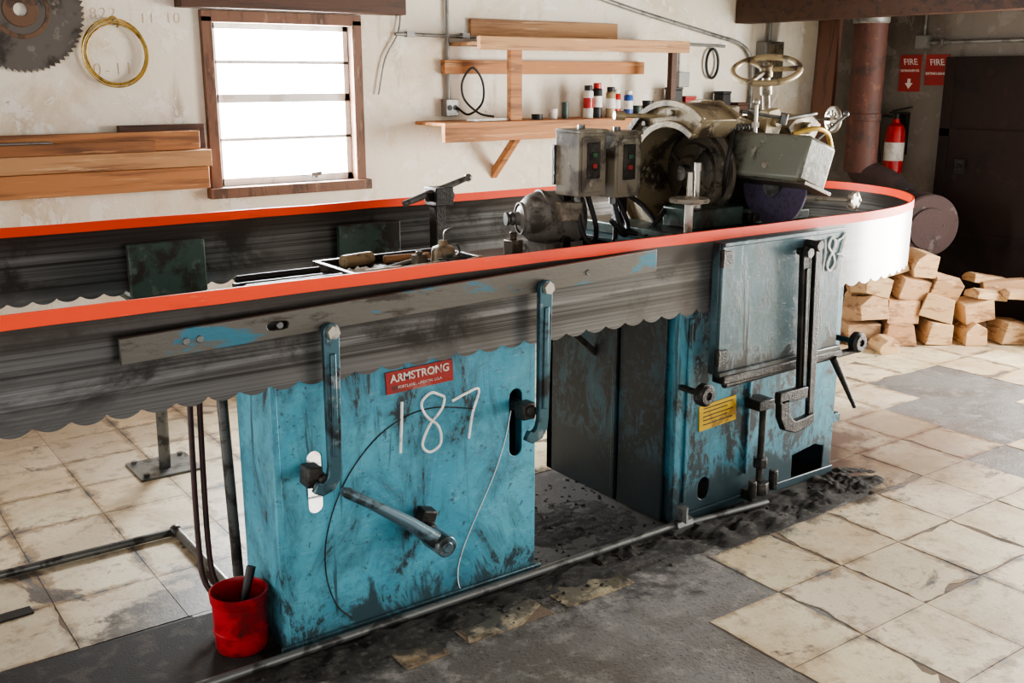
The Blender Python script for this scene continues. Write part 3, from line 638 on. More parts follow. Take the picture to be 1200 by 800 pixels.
def lever(x0,z0,x1,z1,y,parent,m=DKBLUE,w=.019,hook=0):
    """flat bar with eyes; optional hooked foot that curls sideways into the cabinet slot"""
    b=M(); d=V(x1-x0,0,z1-z0); L=d.length; d.normalize(); n=V(d.z,0,-d.x)
    P=V(x0,y,z0);Q=V(x1,y,z1); pts=[]
    for i in range(9): t=math.pi*i/8; pts.append(P+n*w*math.cos(t)*1.25-d*w*1.25*math.sin(t))
    if hook:
        # centreline: straight down, then a quarter turn toward the slot
        cl=[Q,Q+V(-.004,0,-.03),Q+V(-.018,0,-.052),Q+V(-.042,0,-.060),Q+V(-.062,0,-.050)]
        ws=[w,w*1.05,w*1.1,w*1.0,w*.85]; left=[];right=[]
        for i,p in enumerate(cl):
            t=(cl[min(i+1,4)]-cl[max(i-1,0)]).normalized(); s_=V(t.z,0,-t.x); left.append(p-s_*ws[i]); right.append(p+s_*ws[i])
        pts+=left+right[::-1]
    else:
        for i in range(9): t=math.pi*i/8; pts.append(Q-n*w*math.cos(t)+d*w*math.sin(t))
    b.prism(pts,(0,-.022,0))
    b.prism([P+d*.06+n*w*.45+V(0,-.022,0),Q-d*.03+n*w*.45+V(0,-.022,0),Q-d*.03-n*w*.45+V(0,-.022,0),P+d*.06-n*w*.45+V(0,-.022,0)],(0,-.006,0))
    lv=b.obj('lever',m,parent,bevel=.004)
    b=M(); b.cyl((x0,y+.02,z0),(x0,y-.030,z0),.014); b.cyl((x0,y-.022,z0),(x0,y-.038,z0),.019,n=6); b.obj('bolt',STEELL if m is DKBLUE else STEEL,lv)
    return lv
lv=lever(1.185,.985,1.180,.600,2.50,A,hook=1)
b=M(); b.box((1.105,2.50,.540),(1.150,2.56,.600),rot=(0,.1,0)); b.cyl((1.150,2.64,.565),(1.150,2.485,.560),.018); b.obj('lever_foot',GREASE,lv,bevel=.006)
lv=lever(1.915,1.02,1.908,.600,2.50,A,hook=1)
b=M(); b.cyl((1.878,2.66,.62),(1.878,2.50,.62),.02); b.box((1.850,2.51,.59),(1.90,2.56,.645)); b.obj('lever_foot',GREASE,lv,bevel=.006)
cr=M(); cr.tube([(1.222,2.535,.500),(1.237,2.533,.490),(1.31,2.52,.44),(1.42,2.495,.36),(1.505,2.475,.285)],[.011,.017,.016,.021,.027],18)
cro=cr.obj('crank_handle',CRANK,A,label='thick tapered blue-grey crank handle')
cr=M(); cr.cyl((1.515,2.535,.278),(1.515,2.44,.278),.034); cr.cyl((1.515,2.441,.278),(1.515,2.434,.278),.018); cr.obj('hub',CRANK,cro,bevel=.004)
cr=M(); cr.cyl((1.515,2.60,.30),(1.515,2.53,.285),.030); cr.box((1.49,2.555,.27),(1.545,2.60,.355),rot=(.1,.3,0)); cr.obj('pivot',GREASE,A,bevel=.006)
# swarf: oily layer hugging the bases and the pipe
b=M()
for k in range(520):
    x=random.uniform(.9,3.6); y=2.53-abs(random.gauss(0,.065)); r=random.uniform(.002,.008)
    b.box((x-r,y-r,-.001),(x+r*random.uniform(.6,1.6),y+r,r*random.uniform(.6,1.2)),rot=(0,0,random.uniform(0,3)),taper=(.6,.5))
for k in range(140):
    x=random.uniform(2.0,2.6); y=random.uniform(2.6,3.2); r=random.uniform(.002,.007)
    b.box((x-r,y-r,-.001),(x+r*random.uniform(.6,1.6),y+r,r*random.uniform(.6,1.2)),rot=(0,0,random.uniform(0,3)),taper=(.6,.5))
def mound(b,cx,cy,rx,ry,h):
    n=50;g=[]
    for i in range(n+1):
        row=[]
        for j in range(n+1):
            u=-1+2*i/n;v=-1+2*j/n; x=cx+u*rx;y=cy+v*ry
            k=max(0,1-(u*u+v*v))**.6; z=h*k*(.42+mn.noise(V(x*11,y*11,0))*.8+.45*mn.noise(V(x*40,y*40,2)))-.002
            row.append(b.bm.verts.new((x,y,max(z,-.003))))
        g.append(row)
    for i in range(n):
        for j in range(n): b._t(b.bm.faces.new([g[i][j],g[i+1][j],g[i+1][j+1],g[i][j+1]]))
mound(b,2.95,2.46,.60,.14,.036); mound(b,3.52,2.49,.20,.13,.036); mound(b,2.25,2.50,.55,.10,.028); mound(b,1.35,2.49,.60,.09,.028); mound(b,2.33,2.82,.26,.22,.02)
tag(b.obj('grease_swarf',DIRT,kind='stuff'),'thin layer of black greasy swarf against the machine base','dirt')
# ------------------------------------------------------------------ RIGHT MACHINE
B=thing('saw_sharpening_machine','greasy blue band saw sharpening machine with grinding head','sharpening machine',(3.1,3.0,0))
RX0,RX1=2.625,3.555
b=M()
b.plate([(RX0,.0),(RX1,0),(RX1,1.04),(RX0,1.04)],[[(3.30,.025),(3.50,.025),(3.50,.13),(3.44,.15),(3.30,.13)],obround(2.78,.11,.06,.09)],CY0,CY0+.01)
b.box((RX0,CY0+.01,0),(RX0+.01,2.90,1.04)); b.box((RX1-.01,CY0+.01,0),(RX1,3.3,1.04)); b.box((RX0,CY0,1.03),(RX1,3.35,1.045))
b.box((RX0-.015,CY0-.006,.0),(RX0+.02,CY0+.02,1.03)); b.box((RX0+.05,CY0-.012,0),(RX1,CY0-.001,.035))
b.box((2.66,CY0-.012,.08),(2.675,CY0-.001,.8)); b.box((RX0,2.88,0),(RX0+.03,2.92,1.03)); b.box((3.0,CY0-.014,.12),(3.012,CY0-.001,.5))
b.obj('body',BLUE2,B,bevel=.003)
b=M(); b.box((2.60,2.92,0),(2.64,3.36,1.0)); b.box((2.60,3.32,0),(3.5,3.36,1.0)); b.box((2.2,3.02,.93),(2.75,3.5,.96)); b.box((2.60,2.65,.0),(2.615,2.90,.86)); b.box((2.585,2.905,.05),(2.60,2.925,.95)); b.obj('rear_cabinet',BLUED,B,bevel=.003,label='dark greasy blue rear part of the cabinet')  # much darker blue than the cabinet front
b=M(); b.prism([(2.20,3.04,.93),(2.20,3.06,.93),(2.6,3.06,.60),(2.6,3.04,.60)],(0,.0,-.03)); b.obj('motor_bracket',GREASE,B)
b=M(); b.box((2.70,2.485,.60),(3.375,2.50,1.085)); b.box((2.70,2.50,.60),(2.712,2.535,1.085)); b.box((2.70,2.478,1.07),(3.375,2.487,1.088)); b.box((2.70,2.475,.595),(3.39,2.50,.615))
gp=b.obj('guard_panel',PANEL,B,bevel=.004,label='blue-grey sheet steel guard panel')
b=M(); gy=2.480
stroke(b,[(3.252,1.050),(3.258,.99),(3.248,.925)],gy,.0042)
stroke(b,[(3.312,1.040),(3.292,1.055),(3.276,1.022),(3.308,.985),(3.318,.95),(3.290,.925),(3.275,.955),(3.310,1.015),(3.314,1.045)],gy,.0042)
stroke(b,[(3.326,1.040),(3.350,1.046),(3.376,1.062),(3.352,.99),(3.332,.925)],gy,.0042); stroke(b,[(3.332,.985),(3.352,.985),(3.376,.97)],gy,.0036)
b.obj('chalk_number',CHALK,B,label='loose white chalk digits 187')
b=M(); b.box((2.72,2.47,.565),(3.40,2.53,.598)); b.cyl((2.74,2.49,.56),(3.55,2.49,.575),.014); b.obj('grease_ledge',GREASE,B,bevel=.006)
for zz in(.64,1.0):
    b=M(); b.cyl((2.695,2.482,zz),(2.695,2.482,zz+.06),.010,n=12); b.box((2.695,2.478,zz+.005),(2.74,2.486,zz+.055)); b.obj('hinge',GREASE,B)
lv=lever(3.10,1.02,3.13,.47,2.46,B,GREASE,.018)
b=M(); b.prism([(3.135,2.45,1.06),(3.175,2.45,1.06),(3.20,2.45,.36),(3.165,2.45,.36)],(0,-.02,0)); b.cyl((3.15,2.50,1.04),(3.15,2.42,1.04),.02); b.obj('lever',GREASE,B,bevel=.004)
b=M()
pts=[(2.985,.47),(2.99,.40),(3.02,.345),(3.08,.325),(3.15,.33),(3.19,.345),(3.19,.385),(3.14,.375),(3.08,.37),(3.045,.40),(3.035,.47)]
b.prism([(x,2.45,z) for x,z in pts],(0,-.03,0)); b.box((2.98,2.42,.455),(3.14,2.45,.50)); b.obj('yoke',GREASE,B,bevel=.004)
b=M(); b.cyl((3.225,2.475,1.0),(3.235,2.475,.66),.0035); b.obj('rod',STEELL,B)
b=M(); b.cyl((3.345,2.47,.57),(3.44,2.42,.36),.016,.008); b.obj('handle',GREASE,B)
for x,y,z,r in((2.63,2.50,.545,.042),(3.50,2.50,.61,.042)):
    b=M(); b.lathe((x,y,z),(0,-1,0),[(0,-.09),(.012,-.09),(.012,0),(r*.7,.0),(r,.01),(r,.035),(r*.75,.047),(.35*r,.047),(.33*r,.04),(0,.04)],24); b.obj('knob',GREASE,B)
b=M(); b.cyl((3.03,2.54,.44),(3.03,2.54,.10),.014); b.cyl((3.03,2.54,.16),(3.03,2.54,.20),.03,n=6); b.cyl((3.03,2.54,.05),(3.03,2.54,.10),.04,n=8); b.box((2.97,2.52,.03),(3.09,2.58,.07)); b.box((2.985,2.52,.40),(3.07,2.60,.44)); b.cyl((3.09,2.52,.06),(3.09,2.52,.14),.02,n=6); b.cyl((2.97,2.52,.05),(2.97,2.52,.12),.018,n=6); b.obj('spindle',GREASE,B,bevel=.004)
b=M(); b.box((3.55,2.60,.22),(3.60,2.70,.26)); b.obj('lug',BLUE2,B,bevel=.004)
b=M(); b.box((2.735,CY0-.005,.355),(2.935,CY0-.0005,.455),rot=(0,-.06,0)); yp=b.obj('notice_plate',YEL,B,label='small yellow metal notice plate')
b=M()
for k in range(5): b.box((2.755,CY0-.0062,.375+k*.016),(2.915-.03*(k%2),CY0-.0052,.379+k*.016),rot=(0,-.06,0))
b.obj('printed_lines',GREASE,yp)
# ---- bed and head
b=M(); b.box((2.70,2.70,1.045),(3.50,3.30,1.09)); b.box((2.82,2.74,1.09),(3.08,2.92,1.165)); b.box((3.05,2.95,1.09),(3.42,3.25,1.30)); b.box((3.12,2.72,1.09),(3.45,2.95,1.13)); b.obj('bed',GREEN,B,bevel=.006)
b=M(); b.lathe((2.77,2.73,1.09),(0,0,1),[(0,0),(.016,0),(.016,.10),(.03,.105),(.072,.11),(.076,.118),(.07,.126),(.02,.128),(.012,.135),(.010,.22),(0,.22)],28); b.obj('adjusting_knob',STEELL,B,label='pale round adjusting knob')
b=M(); b.lathe((2.88,2.80,1.165),(0,0,1),[(0,0),(.02,0),(.02,.02),(.011,.02),(.011,.14),(.014,.14),(.014,.17),(0,.17)],16); b.obj('screw',STEELL,B)
def arc_band(b,x0,x1,cy,cz,ra,rb,a0,a1,n=28):
    pr=[(cy+ra*math.cos(a0+(a1-a0)*i/n),cz+ra*math.sin(a0+(a1-a0)*i/n)) for i in range(n+1)]
    qi=[(cy+rb*math.cos(a0+(a1-a0)*i/n),cz+rb*math.sin(a0+(a1-a0)*i/n)) for i in range(n+1)]
    P1=[b.bm.verts.new((x0,y,z)) for y,z in pr];P2=[b.bm.verts.new((x1,y,z)) for y,z in pr]
    Q1=[b.bm.verts.new((x0,y,z)) for y,z in qi];Q2=[b.bm.verts.new((x1,y,z)) for y,z in qi]
    for i in range(n):
        b.bm.faces.new([P1[i],P1[i+1],Q1[i+1],Q1[i]]);b.bm.faces.new([P2[i],Q2[i],Q2[i+1],P2[i+1]])
        b.bm.faces.new([P1[i],P2[i],P2[i+1],P1[i+1]]);b.bm.faces.new([Q1[i],Q1[i+1],Q2[i+1],Q2[i]])
    b.bm.faces.new([P1[0],Q1[0],Q2[0],P2[0]]);b.bm.faces.new([P1[n],P2[n],Q2[n],Q1[n]])
AY,AZ=2.935,1.275
b=M(); arc_band(b,2.86,3.04,AY,AZ,.278,.190,-1.3,2.25,44); arc_band(b,2.845,2.862,AY,AZ,.290,.265,-1.3,2.25,44); arc_band(b,2.845,2.862,AY,AZ,.212,.186,-1.3,2.25,44); arc_band(b,3.035,3.055,AY,AZ,.290,.190,-1.2,2.25,44)
for t in(-1.0,-.35,.3,.95,1.6):
    c=V(2.86,AY+.24*math.cos(t),AZ+.24*math.sin(t)); b.cyl(c-V(.012,0,0),c,.014,n=6)
af=b.obj('arch_frame',OLIVEC,B,bevel=.003,label='large curved brass-grey cast-iron swing frame')
b=M(); b.lathe((3.03,AY-.01,AZ+.01),(-1,0,0),[(.182,0),(.18,.012),(.155,.015),(.15,.035),(.115,.038),(.11,.058),(.07,.062),(.06,.085),(.035,.09),(.03,.12),(0,.12)],40)
for t in range(6):
    a_=t*math.pi/3+.3; c=V(2.985,AY-.01+.132*math.cos(a_),AZ+.01+.132*math.sin(a_)); b.cyl(c+V(.02,0,0),c-V(.012,0,0),.010,n=6)
for t in range(4):
    a_=t*math.pi/2+.6; c=V(2.965,AY-.01+.085*math.cos(a_),AZ+.01+.085*math.sin(a_)); b.box(c-V(.012,.035,.007),c+V(.012,.035,.007),rot=(a_,0,0))
b.obj('drive_hub',CAST,af,bevel=.002)
b=M(); b.lathe((3.00,2.92,1.530),(1,.1,0),[(0,0),(.022,0),(.030,.02),(.030,.12),(.022,.14),(0,.14)],20); b.box((3.04,2.83,1.44),(3.20,2.96,1.505),rot=(.2,.12,0)); b.box((3.10,2.86,1.50),(3.16,2.92,1.54)); b.obj('worm_housing',OLIVEC,B,bevel=.008)
b=M(); b.lathe((3.08,2.84,1.37),(1,0,0),[(0,0),(.045,0),(.08,.015),(.088,.04),(.088,.06),(.082,.065),(.088,.07),(.088,.18),(.078,.21),(.04,.23),(0,.23)],28)
b.obj('grinding_motor',CAST,B,label='dark oily grinding motor')
b=M(); b.box((3.20,2.93,1.28),(3.50,3.10,1.43),rot=(0,0,-.1)); b.box((3.26,2.96,1.43),(3.42,3.06,1.475)); b.cyl((3.50,3.0,1.37),(3.58,2.98,1.37),.045); b.obj('gear_case',CAST,B,bevel=.010)
b=M(); b.tube([(2.70,3.08,1.505),(3.62,2.78,1.48)],.009,12); b.cyl((3.24,2.905,1.49),(3.40,2.85,1.485),.024); b.cyl((2.70,3.08,1.505),(2.74,3.067,1.504),.018)
for q in(.18,.30,.78): 
    p_=V(2.70,3.08,1.505).lerp(V(3.62,2.78,1.48),q); q_=V(2.70,3.08,1.505).lerp(V(3.62,2.78,1.48),q+.03); b.cyl(p_,q_,.020,n=8)
b.obj('feed_shaft',TAN,B,bevel=.002)
b=M(); b.prism([(3.36,2.76,1.42),(3.50,2.76,1.40),(3.54,2.76,1.46),(3.48,2.76,1.50),(3.38,2.76,1.49),(3.33,2.76,1.455)],(0,.12,0)); b.cyl((3.43,2.77,1.45),(3.43,2.73,1.45),.024); b.obj('slide_block',OLIVEC,B,bevel=.006)
# small links, springs and set screws between frame and wheel slide
b=M(); b.tube([(3.10,2.80,1.52),(3.30,2.74,1.49),(3.50,2.76,1.505)],.007,10); b.cyl((3.28,2.745,1.47),(3.28,2.735,1.51),.016,n=8); b.obj('linkage',STEEL,B)
b=M(); b.tube([(3.14,2.76,1.42),(3.14,2.76,1.55)],.008,10); b.ball((3.14,2.76,1.555),.014); b.cyl((3.14,2.76,1.46),(3.14,2.76,1.48),.016,n=6); b.obj('set_screw',STEELL,B)
b=M(); b.tube([(3.03+.0035*i+.0*i,2.80+.012*math.cos(i*1.1),1.46+.012*math.sin(i*1.1)) for i in range(46)],.0028,6); b.obj('spring',STEEL,B)
b=M(); b.tube([(3.46,2.72,1.40),(3.56,2.66,1.50)],.006,10); b.ball((3.56,2.66,1.505),.012); b.obj('stop_rod',STEEL,B)
b=M(); b.prism([(3.22,2.78,1.43),(3.30,2.78,1.42),(3.33,2.78,1.47),(3.30,2.78,1.53),(3.24,2.78,1.52)],(0,.05,0)); b.cyl((3.27,2.79,1.475),(3.27,2.76,1.475),.018); b.obj('pivot_block',TAN,B,bevel=.004)
b=M(); b.tube(smooth_pts([(3.34,2.74,1.43),(3.42,2.70,1.45),(3.50,2.70,1.43),(3.56,2.72,1.37)]),.010,10); b.obj('oil_line',BRASS,B)
def handwheel(name,c,axis,R,r,spokes,parent,m,hub=.022,depth=.02):
    b=M(); c=Vector(c); ax,u,w_=b.frame(axis); b.ring(c,axis,R,r,40,10)
    b.cyl(c-ax*(depth*1.2),c+ax*depth,hub)
    for k in range(spokes):
        t=2*math.pi*k/spokes+.5; b.cyl(c,c+(u*math.cos(t)+w_*math.sin(t))*(R-.001),r*.8,n=10)
    return b.obj(name,m,parent)
axv=V(-.36,-.24,1).normalized()
hc=V(3.30,2.86,1.675)
hw=handwheel('handwheel',hc,axv,.130,.0125,3,B,TAN,.026)
b=M(); b.cyl(hc,hc-axv*.26,.016); b.cyl(hc-axv*.05,hc-axv*.10,.024); b.cyl(hc+axv*.0,hc+axv*.03,.012); b.cyl(hc-axv*.20,hc-axv*.27,.032); b.obj('handwheel_shaft',STEELL,B)
handwheel('handwheel',(3.63,2.775,1.478),(.9,-.3,0),.045,.010,4,B,STEELL,.018)
b=M(); b.box((3.06,2.455,1.255),(3.225,2.935,1.425),rot=(0,.34,0)); wg=b.obj('wheel_guard',GUARD,B,bevel=.014,label='bulky tilted grey-beige metal wheel guard')
b=M(); b.box((3.065,2.45,1.243),(3.23,2.94,1.258),rot=(0,.34,0)); b.obj('guard_lip',CAST,wg,bevel=.003)
b=M(); b.cyl((3.04,2.62,1.33),(3.08,2.62,1.34),.011); b.obj('screw',STEELL,wg)
b=M(); b.lathe((3.150,2.66,1.245),(1,0,0),[(0,0),(.152,0),(.154,.002),(.154,.011),(.152,.013),(0,.013)],56); b.obj('grinding_wheel',PURP,B,label='thin dark violet abrasive grinding wheel')
b=M(); b.cyl((3.135,2.66,1.245),(3.150,2.66,1.245),.04); b.obj('wheel_flange',STEEL,B)
b=M(); b.cyl((3.19,2.66,1.245),(3.33,2.66,1.245),.035); b.box((3.22,2.60,1.25),(3.36,2.95,1.40)); b.box((3.24,2.85,1.10),(3.38,3.0,1.3)); b.obj('arbor_housing',CAST,B,bevel=.008)
b=M()
for k in range(5):
    t=2*math.pi*k/5; b.ball((3.60+.026*math.cos(t),2.62,1.16+.026*math.sin(t)),.015,8)
b.lathe((3.60,2.63,1.16),(0,-1,0),[(0,0),(.03,0),(.032,.02),(0,.022)],16); b.cyl((3.60,2.63,1.16),(3.50,2.80,1.16),.010); b.obj('star_knob',STEELL,B)
MX=V(1,-.30,0).normalized(); k_=.93
mo=M(); mc=V(2.36,3.22,1.12); mo.lathe(mc,MX,[(r*k_,h) for r,h in[(0,-.03),(.025,-.03),(.03,-.012),(.045,-.008),(.07,.004),(.095,.03),(.108,.065),(.110,.072),(.116,.072),(.116,.084),(.110,.086),(.110,.20),(.116,.202),(.116,.214),(.110,.216),(.095,.24),(.05,.255),(0,.257)]],44)
mo.lathe(mc,MX,[(.056,-.010),(.062,-.010),(.062,.01),(.056,.01)],36)
mo.box((2.39,3.10,.965),(2.57,3.28,1.03))
mm=mo.obj('motor',MOTOR,B,label='rounded dull grey electric motor')
b=M(); b.box((2.43,3.04,1.12),(2.52,3.11,1.19),rot=(0,0,-.29)); b.obj('terminal_box',OLIVE,mm,bevel=.004)
b=M(); b.cyl(mc-MX*.02,mc-MX*.060,.012); b.lathe(mc-MX*.065,MX,[(0,0),(.026,0),(.026,.010),(.020,.016),(.026,.022),(.026,.032),(0,.032)],24); b.obj('pulley',STEEL,mm)
b=M(); b.box((2.26,3.14,.961),(2.31,3.20,1.05)); b.cyl((2.285,3.17,1.05),(2.285,3.17,1.08),.014); b.obj('belt_tensioner',CAST,B,bevel=.004)
def cbox(x0,x1,y0,y1,z0,z1):
    b=M(); b.box((x0,y0,z0),(x1,y1,z1)); b.box((x0-.004,y0-.006,z1-.008),(x1+.004,y1,z1+.006)); b.box((x0+.012,y0-.004,z0+.015),(x1-.012,y0,z1-.02)); o=b.obj('control_box',OLIVE,B,bevel=.005)
    xm=(x0+x1)/2;zm=(z0+z1)/2+.012
    b=M(); b.box((xm-.030,y0-.010,zm-.066),(xm+.030,y0-.004,zm+.066)); b.obj('switch_plate',GREASE,o,bevel=.004)
    b=M(); b.box((xm-.010,y0-.017,zm+.012),(xm+.010,y0-.010,zm+.030)); b.obj('button',GRNBT,o,bevel=.002)
    b=M(); b.box((xm-.010,y0-.017,zm-.028),(xm+.010,y0-.010,zm-.010)); b.obj('button',REDBT,o,bevel=.002)
    b=M(); b.cyl((xm,y0+.07,z1),(xm,y0+.07,z1+.02),.014,n=8); b.obj('gland',STEEL,o)
    b=M(); b.cyl((xm-.02,y0+.06,z0),(xm-.02,y0+.06,z0-.03),.016,n=8); b.obj('gland',STEEL,o)
cbox(2.455,2.585,2.99,3.13,1.215,1.455)
cbox(2.605,2.735,2.96,3.10,1.205,1.445)
b=M(); b.box((2.47,3.10,.965),(2.51,3.15,1.22)); b.box((2.45,3.13,1.25),(2.80,3.15,1.40)); b.box((2.74,3.08,1.09),(2.78,3.13,1.25)); b.obj('box_mount',GREASE,B,bevel=.003)
for pts in([(2.51,3.05,1.20),(2.50,3.03,1.10),(2.53,3.0,1.03),(2.62,2.98,1.03),(2.65,3.0,1.10)],
           [(2.65,3.02,1.20),(2.67,2.98,1.08),(2.72,2.92,1.07),(2.78,2.90,1.12),(2.84,2.92,1.16)],
           [(2.55,3.05,1.21),(2.57,3.02,1.08),(2.6,3.1,1.02),(2.5,3.2,1.02)],
           [(2.68,3.05,1.22),(2.71,3.0,1.10),(2.66,2.96,1.06),(2.60,2.97,1.12)],
           [(2.72,3.02,1.21),(2.76,2.96,1.16),(2.76,2.90,1.10),(2.70,2.88,1.06)],
           [(3.02,2.80,1.2),(2.99,2.76,1.30),(3.01,2.76,1.40),(3.08,2.82,1.45)]):
    b=M(); b.tube(smooth_pts(pts),.010,10); b.obj('cable',BLACK,B)
# ------------------------------------------------------------------ floor pipes
b=M(); b.tube([(-.3,2.555,.022),(2.62,2.555,.022)],.014,12); b.tube([(2.60,2.545,.022),(3.04,2.50,.022)],.012,12); b.cyl((2.58,2.55,.022),(2.66,2.55,.022),.024,n=8); b.cyl((2.62,2.55,.0),(2.62,2.55,.09),.022,n=8); b.box((2.55,2.52,0),(2.7,2.58,.02))
tag(b.obj('floor_pipe',STEEL),'steel pipe running on the floor along the machine base','pipe')
b=M(); b.tube([(-.8,3.60,.02),(1.04,3.60,.02)],.015,12); b.tube([(1.06,3.60,.02),(1.06,3.06,.02)],.017,12); b.ball((1.055,3.6,.022),.024)
tag(b.obj('floor_pipe',STEEL),'bent steel pipe lying on the tiles beside the pedestal','pipe')
b=M(); b.cyl((1.055,2.96,0),(1.035,2.96,.943),.017); b.cyl((1.055,2.96,0),(1.055,2.96,.02),.04); tag(b.obj('support_post',STEEL),'thin steel post standing beside the pedestal','post')
hm=mat('dark_red_hose',(.05,.018,.016),(.02,.01,.01),scale=8,rough=.5)
for k,o_ in enumerate((0,.03)):
    b=M(); b.tube(smooth_pts([(1.00-o_,3.02,.93),(.985-o_,3.01,.6),(.97-o_,2.98,.25),(.97-o_,2.94,.12),(1.0-o_*.3,2.88,.05),(1.02,2.90-o_,.02)]),.009,10)
    tag(b.obj('rubber_hose',hm),'dark rubber hose hanging beside the pedestal','hose')
b=M(); b.box((.2,2.60,.0030),(.99,2.97,.008),rot=(0,0,-.03)); tag(b.obj('rubber_mat',mat('black_mat',(.02,.018,.016),(.05,.042,.036),scale=15,rough=.8,bmp=.4)),'black greasy rubber mat on the floor','mat')
b=M(); b.box((.05,3.28,.0030),(.50,3.33,.008),rot=(0,0,.05)); tag(b.obj('rubber_strip',BLACK),'dark flat strip lying on the tiles','strip')
bk=thing('bucket','red plastic bucket with dark stains beside the blue pedestal','bucket',(.962,2.715,0.009))
b=M(); b.lathe((.962,2.715,.009),(0,0,1),[(0,0),(.072,0),(.076,.01),(.077,.055),(.080,.058),(.080,.065),(.077,.068),(.079,.15),(.083,.155),(.085,.182),(.080,.184),(.076,.17),(.072,.02),(0,.018)],40); b.obj('pail',REDB,bk)
b=M(); b.lathe((.962,2.715,.03),(0,0,1),[(0,.07),(.04,.075),(.072,.07)],30); b.obj('dirty_contents',GREASE,bk)
br=M(); br.cyl((.965,2.715,.108),(1.015,2.74,.24),.012,.014); tag(br.obj('brush_handle',BLACK),'black stick standing in the red bucket','brush')
# ------------------------------------------------------------------ back supports
def support(x,label,w=.3):
    t=thing('blade_support_stand',label,'stand',(x,4.2,0))
    b=M(); b.box((x-w/2,4.02,.84),(x+w/2,4.055,1.03)); b.box((x-w/2,4.02,.80),(x+w/2,4.30,.82)); b.box((x-w/2,4.02,.82),(x+w/2,4.05,.85)); b.obj('clamp_plate',GREEN,t,bevel=.006)
    b=M(); b.cyl((x,4.30,.01),(x,4.25,.80),.025); b.obj('post',STEEL,t)
    b=M(); b.box((x-.13,4.2,.0025),(x+.13,4.44,.012))
    for a_,c_ in((-.1,4.23),(.1,4.23),(-.1,4.41),(.1,4.41)): b.cyl((x+a_,c_,.01),(x+a_,c_,.025),.012,n=6)
    b.obj('base_plate',STEEL,t)
support(1.24,'dark green clamp stand holding the blade with floor plate')
support(2.13,'dark blue-green clamp stand holding the blade with floor plate')
lp=thing('clamp_post','upright steel clamp post with lever handle behind the bench','clamp',(2.42,3.92,0))
b=M(); b.box((2.38,3.88,.0),(2.43,3.94,1.16)); b.box((2.37,3.86,1.10),(2.46,3.96,1.18)); b.cyl((2.34,3.9,1.14),(2.48,3.9,1.14),.02); b.obj('post',GREASE,lp,bevel=.004)
b=M(); b.tube([(2.24,3.92,1.115),(2.40,3.90,1.165),(2.55,3.88,1.215)],[.014,.016,.012],10); b.ball((2.55,3.88,1.215),.018); b.obj('lever',STEEL,lp)
# ------------------------------------------------------------------ clutter on bench
oc=thing('oil_can','squat tan oil can with short spout on the bench top','oil can',(1.99,3.2,.986))
b=M(); b.lathe((1.99,3.2,.986),(0,0,1),[(0,0),(.045,0),(.045,.045),(.038,.06),(.018,.068),(.014,.085),(0,.085)],24); b.obj('can_body',OLIVEC,oc)
b=M(); b.tube(smooth_pts([(1.995,3.2,1.07),(2.0,3.2,1.10),(2.03,3.19,1.115)]),.005); b.tube(smooth_pts([(2.03,3.2,1.0),(2.06,3.2,1.02),(2.05,3.2,1.05),(2.02,3.2,1.045)]),.004); b.obj('spout',STEEL,oc)
for x,y,l,a_,r,m_,nm,lb in((1.70,3.32,.13,.2,.024,TAN,'roller','short tan wooden roller on the bench top'),(1.82,3.06,.20,.1,.018,TAN,'roller','tan tube lying on the bench top'),(1.38,3.278,.30,.0,.012,BLACK,'steel_bar','black bar lying on the support arm'),(1.37,3.118,.34,.0,.012,CAST,'steel_bar','greasy steel bar lying on the support arm'),(1.90,3.31,.18,-.1,.014,WOODP,'roller','pale wooden dowel on the bench top'),(1.66,3.05,.14,.05,.020,TAN,'roller','tan cylinder lying at the bench edge'),(2.03,3.06,.10,.4,.018,WOODP,'roller','pale wooden stub on the bench top'),(1.80,3.20,.22,.5,.010,STEEL,'steel_bar','thin steel file lying on the bench top')):
    b=M(); c=V(x,y,.986+r); d=V(math.cos(a_),math.sin(a_),0)*l/2; b.cyl(c-d,c+d,r); b.cyl(c-d*1.04,c-d,r*.7); tag(b.obj(nm,m_,bevel=.002),lb,'rod')
b=M(); n=8; g=[[b.bm.verts.new((1.60+.13*i/n,3.13+.09*j/n,.994+.022*abs(mn.noise(V(i*.5,j*.5,1))))) for j in range(n+1)] for i in range(n+1)]
for i in range(n):
    for j in range(n): b.bm.faces.new([g[i][j],g[i+1][j],g[i+1][j+1],g[i][j+1]])
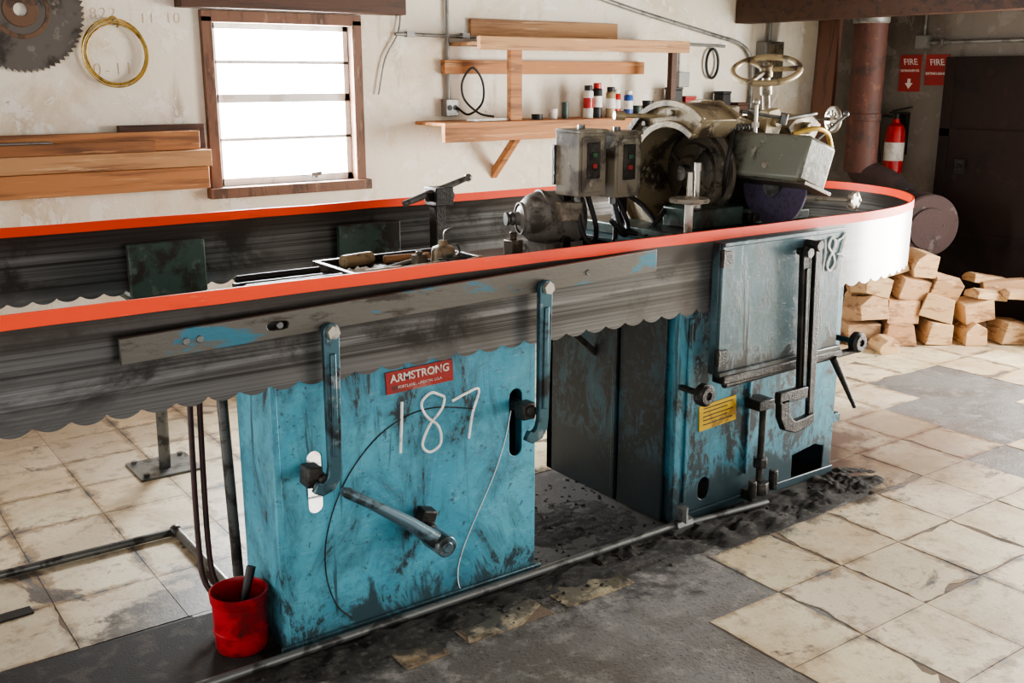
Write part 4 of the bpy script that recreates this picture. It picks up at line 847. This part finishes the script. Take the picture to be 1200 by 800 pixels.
tag(b.obj('paper_note',PAPER),'crumpled white paper lying on the bench top','paper')
for x,y,w_,d_,h_,m_,lb in((1.93,3.10,.08,.05,.035,GREEN,'small grimy green tool box on the bench top'),(1.84,3.14,.05,.04,.05,CAST,'small dark iron block on the bench top')):
    b=M(); b.box((x,y,.986),(x+w_,y+d_,.986+h_),rot=(0,0,.3),taper=(.9,.85)); b.cyl((x+w_/2,y+d_/2,.986+h_),(x+w_/2,y+d_/2,.986+h_+.012),.012); tag(b.obj('tool_block',m_,bevel=.003),lb,'tool')
# ------------------------------------------------------------------ lights
W=bpy.data.worlds.new('world'); S.world=W; W.use_nodes=True
nt=W.node_tree; bg=nt.nodes['Background']; bg.inputs[0].default_value=(1,.985,.955,1)
tc=nt.nodes.new('ShaderNodeTexCoord'); sx=nt.nodes.new('ShaderNodeSeparateXYZ'); nt.links.new(tc.outputs['Generated'],sx.inputs[0])
mr=nt.nodes.new('ShaderNodeMapRange'); mr.inputs[1].default_value=-.1; mr.inputs[2].default_value=.7; mr.inputs[3].default_value=1.9; mr.inputs[4].default_value=12.0; mr.interpolation_type='SMOOTHSTEP'
nt.links.new(sx.outputs[1],mr.inputs[0]); nt.links.new(mr.outputs[0],bg.inputs[1])
def area(name,loc,rot,sx,sy,power,c=(1,1,1)):
    l=bpy.data.lights.new(name,'AREA'); l.shape='RECTANGLE'; l.size=sx;l.size_y=sy;l.energy=power;l.color=c
    o=bpy.data.objects.new(name,l); o.location=loc;o.rotation_euler=rot; COL.objects.link(o); return o
area('doorway_daylight',(6.75,1.6,1.15),(0,math.radians(90),0),2.0,2.4,480,(1,.97,.91))
area('window_daylight',(2.375,5.52,1.5),(math.radians(-90),0,0),.8,.8,240,(.95,.98,1))
# ------------------------------------------------------------------ camera
cam=bpy.data.cameras.new('camera'); co=bpy.data.objects.new('camera',cam); COL.objects.link(co)
cam.sensor_width=36; cam.lens=36.39; cam.clip_start=.05
co.location=(0,0,1.65); co.rotation_euler=(math.radians(90-14.35),0,math.radians(54.28-90)); S.camera=co
